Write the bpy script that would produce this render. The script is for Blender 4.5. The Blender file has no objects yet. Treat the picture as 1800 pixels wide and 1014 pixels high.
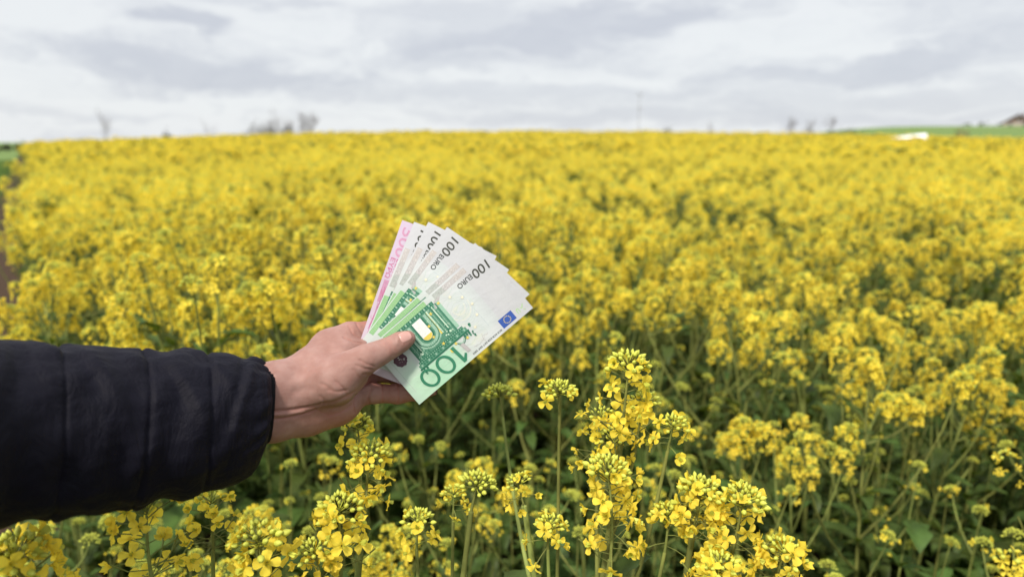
import bpy, bmesh, math, random
import numpy as np
from mathutils import Vector, Matrix, Quaternion

scn = bpy.context.scene
COL = scn.collection
R = math.radians
rnd = random.Random(7)

# ------------------------------------------------------------------ camera
PITCH = 12.1
CAM = Vector((0.0, 0.0, 1.5))
FPX = 1200.0
cam_d = bpy.data.cameras.new('camera')
cam = bpy.data.objects.new('camera', cam_d)
COL.objects.link(cam)
cam.location = CAM
cam.rotation_euler = (R(90 - PITCH), 0, 0)
cam_d.sensor_width = 36.0
cam_d.lens = 24.0
cam_d.clip_start = 0.01
cam_d.clip_end = 5000
cam_d.dof.use_dof = True
cam_d.dof.focus_distance = 0.69
cam_d.dof.aperture_fstop = 3.5
scn.camera = cam
CR = np.array(Matrix.Rotation(R(90 - PITCH), 3, 'X'))
CAMN = np.array(CAM)

def cs(px, py, d):                       # photo pixel + depth -> camera space
    return np.array([(px - 900) / FPX * d, (507 - py) / FPX * d, -d])
def c2w(p):
    return np.asarray(p) @ CR.T + CAMN
def w2px(p):
    q = (np.asarray(p) - CAMN) @ CR
    d = -q[..., 2]
    return q[..., 0] / d * FPX + 900, 507 - q[..., 1] / d * FPX, d
def at(px, py, d):
    return c2w(cs(px, py, d))

# ------------------------------------------------------------------ light
SUN_EL, SUN_AZ = 53.0, 208.0             # azimuth clockwise from +Y: behind the camera, to the left
sun_d = bpy.data.lights.new('sun', 'SUN')
sun_d.energy = 4.1
sun_d.angle = R(7)
sun_d.color = (1.0, 0.91, 0.79)
sun = bpy.data.objects.new('sun', sun_d)
COL.objects.link(sun)
sv = Vector((math.sin(R(SUN_AZ)) * math.cos(R(SUN_EL)), math.cos(R(SUN_AZ)) * math.cos(R(SUN_EL)), math.sin(R(SUN_EL))))
sun.rotation_euler = sv.to_track_quat('Z', 'Y').to_euler()

scn.view_settings.view_transform = 'Standard'
scn.view_settings.look = 'None'
scn.view_settings.exposure = 0.14
scn.view_settings.gamma = 1.0
scn.cycles.max_bounces = 6
scn.cycles.transparent_max_bounces = 6
scn.cycles.use_denoising = True

# ------------------------------------------------------------------ node helper
class NT:
    def __init__(s, tree):
        s.t = tree
        for n in list(tree.nodes): tree.nodes.remove(n)
    def n(s, typ, **kw):
        nd = s.t.nodes.new(typ)
        ins = kw.pop('ins', {})
        for k, v in kw.items(): setattr(nd, k, v)
        for k, v in ins.items():
            sock = nd.inputs[k]
            if isinstance(v, bpy.types.NodeSocket): s.t.links.new(v, sock)
            else: sock.default_value = v
        return nd
    def math(s, op, a, b=0.0, c=None, clamp=False):
        ins = {0: a, 1: b}
        if c is not None: ins[2] = c
        return s.n('ShaderNodeMath', operation=op, use_clamp=clamp, ins=ins).outputs[0]
    def sstep(s, x, a, b):
        return s.n('ShaderNodeMapRange', interpolation_type='SMOOTHSTEP', ins={'Value': x, 'From Min': a, 'From Max': b, 'To Min': 0.0, 'To Max': 1.0}).outputs[0]
    def mix(s, f, a, b, blend='MIX'):
        nd = s.n('ShaderNodeMix', data_type='RGBA', blend_type=blend)
        for i, v in ((0, f), (6, a), (7, b)):
            if isinstance(v, bpy.types.NodeSocket): s.t.links.new(v, nd.inputs[i])
            else: nd.inputs[i].default_value = (*v, 1) if isinstance(v, tuple) and len(v) == 3 else v
        return nd.outputs[2]
    def noise(s, vec, scale, detail=4, rough=0.5, dist=0.0):
        ins = {'Scale': scale, 'Detail': detail, 'Roughness': rough, 'Distortion': dist}
        if vec is not None: ins['Vector'] = vec
        return s.n('ShaderNodeTexNoise', ins=ins).outputs[0]
    def xyz(s, x, y, z):
        return s.n('ShaderNodeCombineXYZ', ins={0: x, 1: y, 2: z}).outputs[0]
    def link(s, a, b): s.t.links.new(a, b)

# ------------------------------------------------------------------ world: overcast sky, streaky cloud
def make_world():
    w = bpy.data.worlds.new('World'); scn.world = w; w.use_nodes = True
    t = NT(w.node_tree)
    sky = t.n('ShaderNodeTexSky', sky_type='NISHITA', sun_disc=False, sun_elevation=R(SUN_EL), sun_rotation=R(SUN_AZ))
    d = t.n('ShaderNodeTexCoord').outputs['Generated']
    sp = t.n('ShaderNodeSeparateXYZ', ins={0: d})
    x, y, z = sp.outputs
    az = t.math('ARCTAN2', x, y)
    el = t.math('ARCSINE', z)
    warp = t.noise(t.xyz(t.math('MULTIPLY', az, 3.2), t.math('MULTIPLY', el, 9.0), 3.3), 1.0, 4, 0.55)
    wx = t.math('MULTIPLY_ADD', t.math('SUBTRACT', warp, 0.5), 0.42, az)
    warp2 = t.noise(t.xyz(t.math('MULTIPLY', az, 5.0), t.math('MULTIPLY', el, 16.0), 8.1), 1.0, 4, 0.6)
    wy = t.math('MULTIPLY_ADD', t.math('SUBTRACT', warp2, 0.5), 0.10, el)
    base = t.noise(t.xyz(t.math('MULTIPLY', wx, 3.0), t.math('MULTIPLY', wy, 20.0), 1.7), 1.0, 6, 0.58, 0.3)
    puff = t.noise(t.xyz(t.math('MULTIPLY', wx, 13.0), t.math('MULTIPLY', wy, 34.0), 2.2), 1.0, 7, 0.62, 0.5)
    rag = t.math('MULTIPLY_ADD', t.math('SUBTRACT', puff, 0.5), 1.5, 0.0)
    dark = t.math('MULTIPLY', t.sstep(t.math('ADD', base, t.math('MULTIPLY', rag, 0.12)), 0.46, 0.68), 0.5)
    # cloud banks: (px, py, half width, half height, tilt, strength)
    for px, py, hw, hh, tilt, st in ((362, 46, 80, 22, 0.10, .75), (420, 128, 400, 46, 0.05, .75), (1010, 62, 330, 52, -0.14, .72),
                                     (800, 20, 240, 36, -0.05, .45), (1560, 108, 330, 34, -0.10, .72), (850, 165, 420, 26, 0.02, .5),
                                     (1250, 205, 600, 24, 0.0, .55), (120, 196, 160, 12, 0.0, .35), (1650, 25, 200, 26, -.1, .35),
                                     (1500, 175, 420, 26, -.05, .45)):
        q = c2w(cs(px, py, 1.0)) - CAMN; q /= np.linalg.norm(q)
        a0, e0 = math.atan2(q[0], q[1]), math.asin(q[2])
        dx = t.math('SUBTRACT', wx, a0); dy = t.math('SUBTRACT', wy, e0)
        dy = t.math('MULTIPLY_ADD', dx, tilt, dy)
        dx = t.math('DIVIDE', dx, hw / 1250.0); dy = t.math('DIVIDE', dy, hh / 1250.0)
        r = t.math('SQRT', t.math('ADD', t.math('MULTIPLY', dx, dx), t.math('MULTIPLY', dy, dy)))
        m = t.math('MULTIPLY', t.math('SUBTRACT', 1.0, t.sstep(t.math('ADD', r, rag), 0.30, 1.15)), st)
        dark = t.math('MAXIMUM', dark, m)
    fine = t.noise(t.xyz(t.math('MULTIPLY', wx, 9.0), t.math('MULTIPLY', wy, 36.0), 5.0), 1.0, 7, 0.66, 0.4)
    dark = t.math('ADD', dark, t.math('MULTIPLY', t.math('SUBTRACT', fine, 0.5), 0.62), clamp=True)
    cloud = t.mix(dark, (0.815, 0.838, 0.855), (0.525, 0.552, 0.625))
    # an overcast sky is brighter overhead, and where the sun stands behind the cloud
    up = t.math('MULTIPLY_ADD', t.sstep(z, 0.36, 0.95), 0.6, 1.0)
    sd = t.n('ShaderNodeVectorMath', operation='DOT_PRODUCT', ins={0: d, 1: tuple(sv)}).outputs['Value']
    glow = t.math('MULTIPLY_ADD', t.sstep(sd, 0.25, 1.0), 0.25, up)
    cloud = t.n('ShaderNodeVectorMath', operation='SCALE', ins={0: cloud, 'Scale': t.math('MULTIPLY', glow, 10.0)}).outputs[0]
    col = t.mix(0.92, sky.outputs[0], cloud)
    bg = t.n('ShaderNodeBackground', ins={'Color': col, 'Strength': 0.098})
    out = t.n('ShaderNodeOutputWorld', ins={0: bg.outputs[0]})
make_world()

# ------------------------------------------------------------------ materials
def new_mat(name):
    m = bpy.data.materials.new(name); m.use_nodes = True
    return m, NT(m.node_tree)
def simple(name, col, rough=0.6, var=0.0, scale=30.0, trans=0.0, trans_col=None, spec=0.3, bump=0.0, bscale=200.0, rand=0.0):
    m, t = new_mat(name)
    co = t.n('ShaderNodeTexCoord').outputs['Object']
    c = col
    if var:
        nz = t.noise(co, scale, 4, 0.6)
        c = t.mix(t.sstep(nz, 0.3, 0.7), tuple(v * (1 - var) for v in col), tuple(v * (1 + var) for v in col))
    if rand:
        oi = t.n('ShaderNodeObjectInfo').outputs['Random']
        hsv = t.n('ShaderNodeHueSaturation', ins={'Hue': t.math('MULTIPLY_ADD', t.math('SUBTRACT', oi, 0.5), rand * 0.10, 0.5),
                  'Value': t.math('MULTIPLY_ADD', t.math('SUBTRACT', oi, 0.5), rand, 1.0), 'Color': c if not isinstance(c, tuple) else (*c, 1)})
        c = hsv.outputs[0]
    ins = {'Roughness': rough, 'Specular IOR Level': spec}
    p = t.n('ShaderNodeBsdfPrincipled', ins=ins)
    if isinstance(c, tuple): p.inputs['Base Color'].default_value = (*c, 1)
    else: t.link(c, p.inputs['Base Color'])
    if bump:
        b = t.n('ShaderNodeBump', ins={'Strength': bump, 'Distance': 0.001, 'Height': t.noise(co, bscale, 4, 0.6)})
        t.link(b.outputs[0], p.inputs['Normal'])
    sh = p.outputs[0]
    if trans:
        tr = t.n('ShaderNodeBsdfTranslucent')
        tr.inputs[0].default_value = (*(trans_col or col), 1)
        sh = t.n('ShaderNodeMixShader', ins={0: trans, 1: sh, 2: tr.outputs[0]}).outputs[0]
    t.n('ShaderNodeOutputMaterial', ins={0: sh})
    return m

M_PETAL = simple('petal', (0.98, 0.79, 0.095), 0.6, 0.05, 60, 0.50, (0.985, 0.78, 0.070), 0.12, rand=0.10)
M_BUD = simple('bud', (0.53, 0.56, 0.085), 0.5, 0.18, 90, 0.12, spec=0.25)
M_STEM = simple('stem', (0.175, 0.195, 0.052), 0.6, 0.35, 18, 0.0, spec=0.15, rand=0.25)
M_LEAF = simple('leaf', (0.056, 0.090, 0.020), 0.5, 0.40, 14, 0.26, (0.16, 0.23, 0.02), 0.18, 0.4, 90, rand=0.4)
PM = [M_PETAL, M_BUD, M_STEM, M_LEAF]
P_, B_, S_, L_ = 0, 1, 2, 3

# ------------------------------------------------------------------ mesh builder
class MB:
    def __init__(s): s.V = []; s.F = []; s.M = []; s.n = 0
    def add(s, v, f, m=0):
        v = np.asarray(v, float).reshape(-1, 3); f = np.asarray(f, int)
        if f.shape[1] == 3: f = np.hstack([f, -np.ones((len(f), 1), int)])
        g = np.where(f >= 0, f + s.n, -1)
        s.V.append(v); s.F.append(g)
        s.M.append(np.full(len(g), m, int) if np.isscalar(m) else np.asarray(m, int)); s.n += len(v)
    def batch(s, tv, tf, mats, locs, m=0):          # k copies of a template
        mats = np.asarray(mats); locs = np.asarray(locs); k = len(locs)
        if not k: return
        v = np.einsum('kij,mj->kmi', mats, tv) + locs[:, None, :]
        f = np.asarray(tf, int)
        if f.shape[1] == 3: f = np.hstack([f, -np.ones((len(f), 1), int)])
        off = (np.arange(k) * len(tv))[:, None, None]
        g = np.where(f[None] >= 0, f[None] + off, -1).reshape(-1, 4)
        mm = np.full(len(g), m, int) if np.isscalar(m) else np.tile(np.asarray(m, int), k)
        s.add(v.reshape(-1, 3), g, mm)
    def merge(s, o, mat=None, loc=None):
        for v, f, m in o.parts():
            vv = v
            if mat is not None: vv = vv @ np.asarray(mat).T
            if loc is not None: vv = vv + np.asarray(loc)
            s.add(vv, f, m)
    def parts(s):
        if s.n: yield np.concatenate(s.V), np.concatenate(s.F), np.concatenate(s.M)
    def tube(s, pts, rad, sides=5, m=0, cap=True):
        pts = np.asarray(pts, float); n = len(pts); rad = np.broadcast_to(np.asarray(rad, float), (n,))
        tg = np.gradient(pts, axis=0); tg /= np.linalg.norm(tg, axis=1)[:, None] + 1e-12
        u = np.cross(tg[0], [0.31, 0.77, 0.55]); u /= np.linalg.norm(u)
        ang = np.arange(sides) / sides * 2 * np.pi; out = []
        for i in range(n):
            u = u - tg[i] * (u @ tg[i]); u /= np.linalg.norm(u) + 1e-12
            w = np.cross(tg[i], u)
            out.append(pts[i] + rad[i] * (np.cos(ang)[:, None] * u + np.sin(ang)[:, None] * w))
        v = np.concatenate(out); f = []
        for i in range(n - 1):
            for j in range(sides):
                k = (j + 1) % sides
                f.append((i * sides + j, i * sides + k, (i + 1) * sides + k, (i + 1) * sides + j))
        s.add(v, f, m)
        if cap:
            c = len(v); v2 = np.concatenate([out[-1], [pts[-1] + tg[-1] * rad[-1] * 0.6]])
            s.add(v2, [(j, (j + 1) % sides, sides) for j in range(sides)], m)
    def mesh(s, name, mats, smooth=True):
        me = bpy.data.meshes.new(name)
        if s.n:
            v = np.concatenate(s.V); f = np.concatenate(s.F); mi = np.concatenate(s.M)
            me.vertices.add(len(v)); me.vertices.foreach_set('co', v.ravel())
            tot = np.where(f[:, 3] < 0, 3, 4); lp = f[f >= 0]
            me.loops.add(len(lp)); me.loops.foreach_set('vertex_index', lp)
            me.polygons.add(len(f))
            st = np.concatenate([[0], np.cumsum(tot)[:-1]])
            me.polygons.foreach_set('loop_start', st)
            me.polygons.foreach_set('material_index', mi)
            me.polygons.foreach_set('use_smooth', np.full(len(f), smooth, bool))
            me.update(calc_edges=True)
        for mt in mats: me.materials.append(mt)
        return me
    def build(s, name, mats, parent=None, smooth=True):
        return mkobj(name, s.mesh(name, mats, smooth), parent)

def mkobj(name, data, parent=None, mat=None):
    o = bpy.data.objects.new(name, data); COL.objects.link(o)
    if parent is not None: o.parent = parent
    if mat is not None: o.matrix_local = mat
    return o
def tag(o, label=None, cat=None, group=None, kind=None):
    for k, v in (('label', label), ('category', cat), ('group', group), ('kind', kind)):
        if v: o[k] = v
    return o
def empty(name, loc=(0, 0, 0), rz=0.0, sc=1.0):
    o = mkobj(name, None); o.location = loc; o.rotation_euler = (0, 0, rz); o.scale = (sc, sc, sc)
    o.empty_display_size = 0.05
    return o
def unit(v):
    v = np.asarray(v, float); return v / (np.linalg.norm(v) + 1e-12)
def frame_z(z, roll=0.0):                # 3x3 whose third column is z
    z = unit(z); a = np.array([1., 0, 0]) if abs(z[0]) < 0.8 else np.array([0, 1., 0])
    x = unit(a - z * (a @ z)); y = np.cross(z, x)
    c, s_ = math.cos(roll), math.sin(roll)
    return np.stack([c * x + s_ * y, -s_ * x + c * y, z], 1)
def sm(x, a, b):
    t = np.clip((np.asarray(x, float) - a) / (b - a), 0, 1); return t * t * (3 - 2 * t)

# ------------------------------------------------------------------ terrain
EP = np.array([-0.18, -0.125]); EN = np.array([0.823, 0.568])      # crop edge: a point and the normal into the crop
def crop_sd(x, y): return (x - EP[0]) * EN[0] + (y - EP[1]) * EN[1]
def hgt(x, y):
    x = np.asarray(x, float); y = np.asarray(y, float)
    r = np.hypot(x, y); az = np.degrees(np.arctan2(x, y))
    H = 1.38 * np.maximum(0.12, 1 - (az / np.where(az < 0, 38.0, 46.0)) ** 2)
    h = H * np.minimum(r / 70.0, 1) ** 1.6
    h = h - 1.5 * sm(az, -38, -28) * sm(r, 72, 130)
    h = h + (8.2 * sm(az, 12, 30)) * sm(r, 88, 330) * (1 - sm(az, 100, 150))
    return h

def build_ground():
    rr = np.concatenate([[0.0], np.geomspace(0.3, 70, 60), np.linspace(72, 345, 70), np.geomspace(360, 3000, 16)])
    na = 240
    aa = np.arange(na) / na * 2 * np.pi
    X = rr[:, None] * np.sin(aa); Y = rr[:, None] * np.cos(aa)
    Z = hgt(X, Y)
    v = np.stack([X, Y, Z], -1).reshape(-1, 3)
    f = []
    for i in range(len(rr) - 1):
        for j in range(na):
            k = (j + 1) % na
            f.append((i * na + j, (i + 1) * na + j, (i + 1) * na + k, i * na + k))
    m, t = new_mat('ground')
    co = t.n('ShaderNodeTexCoord').outputs['Object']
    sp = t.n('ShaderNodeSeparateXYZ', ins={0: co})
    sd = t.math('ADD', t.math('MULTIPLY', sp.outputs[0], EN[0]), t.math('MULTIPLY', sp.outputs[1], EN[1]))
    sd = t.math('SUBTRACT', sd, float(EP @ EN))
    nz = t.noise(co, 1.3, 5, 0.6)
    sd = t.math('MULTIPLY_ADD', t.math('SUBTRACT', nz, 0.5), 0.7, sd)
    ingrass = t.math('SUBTRACT', 1.0, t.sstep(sd, -0.95, -0.70))
    r = t.math('SQRT', t.math('ADD', t.math('MULTIPLY', sp.outputs[0], sp.outputs[0]), t.math('MULTIPLY', sp.outputs[1], sp.outputs[1])))
    far = t.sstep(r, 88.0, 92.0)
    g = t.math('MAXIMUM', ingrass, far)
    n2 = t.noise(co, 9.0, 6, 0.7)
    soil = t.mix(n2, (0.030, 0.019, 0.012), (0.085, 0.055, 0.037))
    n3 = t.noise(co, 0.09, 5, 0.6); n4 = t.noise(co, 14.0, 4, 0.7)
    gr = t.mix(n3, (0.115, 0.185, 0.052), (0.165, 0.225, 0.080))
    gr = t.mix(t.math('MULTIPLY', n4, 0.35), gr, (0.07, 0.13, 0.03))
    c = t.mix(g, soil, gr)
    p = t.n('ShaderNodeBsdfPrincipled', ins={'Base Color': c, 'Roughness': 0.95, 'Specular IOR Level': 0.1})
    b = t.n('ShaderNodeBump', ins={'Strength': 0.8, 'Distance': 0.03, 'Height': n2}); t.link(b.outputs[0], p.inputs['Normal'])
    t.n('ShaderNodeOutputMaterial', ins={0: p.outputs[0]})
    mb = MB(); mb.add(v, f)
    o = mb.build('ground', [m]); tag(o, kind='structure')
build_ground()

# ------------------------------------------------------------------ banknotes
def ink(name, col, rough=0.6):
    return simple('ink_' + name, tuple(c * .84 for c in col), rough, 0.12, 900, spec=0.2)
INK = {}
for nm, col in (('green_dark', (0.030, 0.155, 0.095)), ('green_mid', (0.090, 0.245, 0.165)), ('green_soft', (0.30, 0.49, 0.38)),
                ('green_pale', (0.52, 0.70, 0.55)), ('band', (0.26, 0.47, 0.25)), ('numeral', (0.045, 0.22, 0.130)), ('olive', (0.055, 0.058, 0.050)),
                ('slate', (0.020, 0.027, 0.026)), ('grey', (0.44, 0.425, 0.43)), ('grey2', (0.53, 0.51, 0.51)), ('grey3', (0.60, 0.61, 0.62)), ('umber', (0.46, 0.43, 0.42)), ('sage', (0.36, 0.41, 0.385)), ('olive2', (0.30, 0.29, 0.28)), ('blue', (0.040, 0.095, 0.36)), ('yellow', (0.70, 0.56, 0.12)),
                ('faint', (0.76, 0.72, 0.55)), ('purple', (0.105, 0.052, 0.075)), ('white', (0.74, 0.77, 0.75)), ('leaf_green', (0.36, 0.60, 0.25)),
                ('pink', (0.50, 0.15, 0.30)), ('rose', (0.50, 0.26, 0.39)), ('haze_blue', (0.50, 0.56, 0.58)), ('line', (0.50, 0.60, 0.54))):
    INK[nm] = ink(nm, col)
INKN = list(INK)

def paper_mat(name, lilac):
    m, t = new_mat(name)
    uv = t.n('ShaderNodeUVMap', uv_map='uv').outputs[0]
    sp = t.n('ShaderNodeSeparateXYZ', ins={0: uv}); u, v = sp.outputs[0], sp.outputs[1]
    base = (0.475, 0.482, 0.51)
    if lilac:
        c = t.mix(t.sstep(u, 0.0, 1.0), (0.49, 0.40, 0.52), (0.53, 0.44, 0.52))
    else:
        a = t.math('MULTIPLY', t.sstep(u, 0.40, 0.52), 1.0)
        c = t.mix(t.math('MULTIPLY', a, 0.35), base, (0.60, 0.74, 0.64))
        b = t.math('MULTIPLY', t.sstep(v, 0.66, 0.72), t.sstep(u, 0.50, 0.62))
        c = t.mix(t.math('MULTIPLY', b, t.math('SUBTRACT', 1.0, t.math('MULTIPLY', t.sstep(u, 0.80, 1.0), 0.45))), c, (0.38, 0.66, 0.46))
        e = t.math('MULTIPLY', t.sstep(u, 0.82, 0.86), t.math('SUBTRACT', 1.0, t.sstep(u, 0.93, 1.0)))
        e = t.math('MULTIPLY', e, t.sstep(v, 0.40, 0.62))
        c = t.mix(t.math('MULTIPLY', e, 0.6), c, (0.50, 0.73, 0.55))
        f = t.math('MULTIPLY', t.sstep(u, 0.22, 0.30), t.math('SUBTRACT', 1.0, t.sstep(u, 0.44, 0.5)))
        c = t.mix(t.math('MULTIPLY', f, 0.30), c, (0.66, 0.73, 0.70))
        g_ = t.math('MULTIPLY', t.math('MULTIPLY', t.sstep(u, 0.215, 0.225), t.math('SUBTRACT', 1.0, t.sstep(u, 0.40, 0.46))), t.math('MULTIPLY', t.sstep(v, 0.18, 0.2), t.math('SUBTRACT', 1.0, t.sstep(v, 0.84, 0.86))))
        c = t.mix(t.math('MULTIPLY', g_, 0.32), c, (0.50, 0.58, 0.56))
        wm = t.noise(uv, 5.0, 3, 0.5)
        c = t.mix(t.math('MULTIPLY', t.sstep(wm, 0.5, 0.62), 0.10), c, (0.46, 0.50, 0.50))
        yl = t.math('MULTIPLY', t.sstep(t.noise(uv, 9.0, 2, 0.5), 0.5, 0.7), t.math('MULTIPLY', t.sstep(u, 0.3, 0.4), t.math('SUBTRACT', 1.0, t.sstep(u, 0.5, 0.62))))
        c = t.mix(t.math('MULTIPLY', yl, 0.35), c, (0.62, 0.62, 0.42))
    wv = t.n('ShaderNodeTexWave', wave_type='BANDS', bands_direction='DIAGONAL', ins={'Vector': uv, 'Scale': 26.0, 'Distortion': 9.0, 'Detail': 2.0, 'Detail Scale': 1.2}).outputs[1]
    c = t.mix(t.math('MULTIPLY', wv, 0.06), c, (0.45, 0.55, 0.50) if not lilac else (0.5, 0.36, 0.5))
    nz = t.noise(uv, 7.0, 5, 0.65)
    c = t.mix(t.math('MULTIPLY', nz, 0.12), c, (0.62, 0.62, 0.66))
    p = t.n('ShaderNodeBsdfPrincipled', ins={'Base Color': c, 'Roughness': 0.75, 'Specular IOR Level': 0.2})
    bp = t.n('ShaderNodeBump', ins={'Strength': 0.3, 'Distance': 0.003, 'Height': nz}); t.link(bp.outputs[0], p.inputs['Normal'])
    tr = t.n('ShaderNodeBsdfTranslucent', ins={0: c})
    sh = t.n('ShaderNodeMixShader', ins={0: 0.15, 1: p.outputs[0], 2: tr.outputs[0]})
    t.n('ShaderNodeOutputMaterial', ins={0: sh.outputs[0]})
    return m
PAPER = paper_mat('banknote_paper', False); PAPER_L = paper_mat('banknote_paper_lilac', True)

_tc = {}
def text_geo(s, shear=0.0):
    k = (s, shear)
    if k in _tc: return _tc[k]
    cu = bpy.data.curves.new('txt', 'FONT'); cu.body = s; cu.shear = shear; cu.dimensions = '2D'; cu.fill_mode = 'FRONT'
    cu.resolution_u = 6; cu.offset = 0.012
    ob = bpy.data.objects.new('txt', cu)
    me = bpy.data.meshes.new_from_object(ob)
    v = np.array([q.co[:2] for q in me.vertices]); f = [list(p.vertices) for p in me.polygons]
    v = v - v.min(0); w = v.max(0)
    bpy.data.objects.remove(ob); bpy.data.curves.remove(cu); bpy.data.meshes.remove(me)
    _tc[k] = (v / w, f); return _tc[k]

class Sheet:                              # flat drawing in millimetres, later bent into the fan
    def __init__(s): s.bm = bmesh.new(); s.layer = 0
    def poly(s, pts, m, z):
        vs = [s.bm.verts.new((p[0], p[1], z)) for p in pts]
        f = s.bm.faces.new(vs); f.material_index = m; return f
    def rect(s, x0, y0, x1, y1, ink_, z): s.poly([(x0, y0), (x1, y0), (x1, y1), (x0, y1)], 1 + INKN.index(ink_), z)
    def circ(s, x, y, r, ink_, z, n=20, a0=0, a1=2 * math.pi, ry=None, rag=0.0, seed=1):
        q = random.Random(seed)
        s.poly([(x + r * (1 + rag * q.uniform(-1, 1)) * math.cos(a0 + (a1 - a0) * i / n), y + (ry or r) * (1 + rag * q.uniform(-1, 1)) * math.sin(a0 + (a1 - a0) * i / n))
                for i in range(n + (0 if abs(a1 - a0) > 6.2 else 1))], 1 + INKN.index(ink_), z)
    def ring(s, x, y, r0, r1, ink_, z, n=24, a0=0, a1=2 * math.pi):
        for i in range(n):
            b0, b1 = a0 + (a1 - a0) * i / n, a0 + (a1 - a0) * (i + 1) / n
            s.poly([(x + r * math.cos(b), y + r * math.sin(b)) for r, b in ((r0, b0), (r1, b0), (r1, b1), (r0, b1))], 1 + INKN.index(ink_), z)
    def star(s, x, y, r, ink_, z):
        P = [(x + (r if i % 2 == 0 else r * 0.4) * math.sin(i * math.pi / 5), y + (r if i % 2 == 0 else r * 0.4) * math.cos(i * math.pi / 5)) for i in range(10)]
        for i in range(0, 10, 2): s.poly([P[i - 1], P[i], P[(i + 1) % 10]], 1 + INKN.index(ink_), z)
        s.poly([P[i] for i in range(1, 10, 2)][::-1], 1 + INKN.index(ink_), z)
    def line(s, pts, w, ink_, z):
        for a, b in zip(pts[:-1], pts[1:]):
            a = np.array(a, float); b = np.array(b, float); d = b - a; L = np.linalg.norm(d)
            if L < 1e-6: continue
            n_ = np.array([-d[1], d[0]]) / L * w / 2
            s.poly([a - n_, b - n_, b + n_, a + n_], 1 + INKN.index(ink_), z)
    def text(s, t_, x0, y0, w, h, ink_, z, shear=0.0):
        v, fs = text_geo(t_, shear)
        vv = [s.bm.verts.new((x0 + p[0] * w, y0 + p[1] * h, z)) for p in v]
        for f in fs:
            try: s.bm.faces.new([vv[i] for i in f]).material_index = 1 + INKN.index(ink_)
            except ValueError: pass

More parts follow.
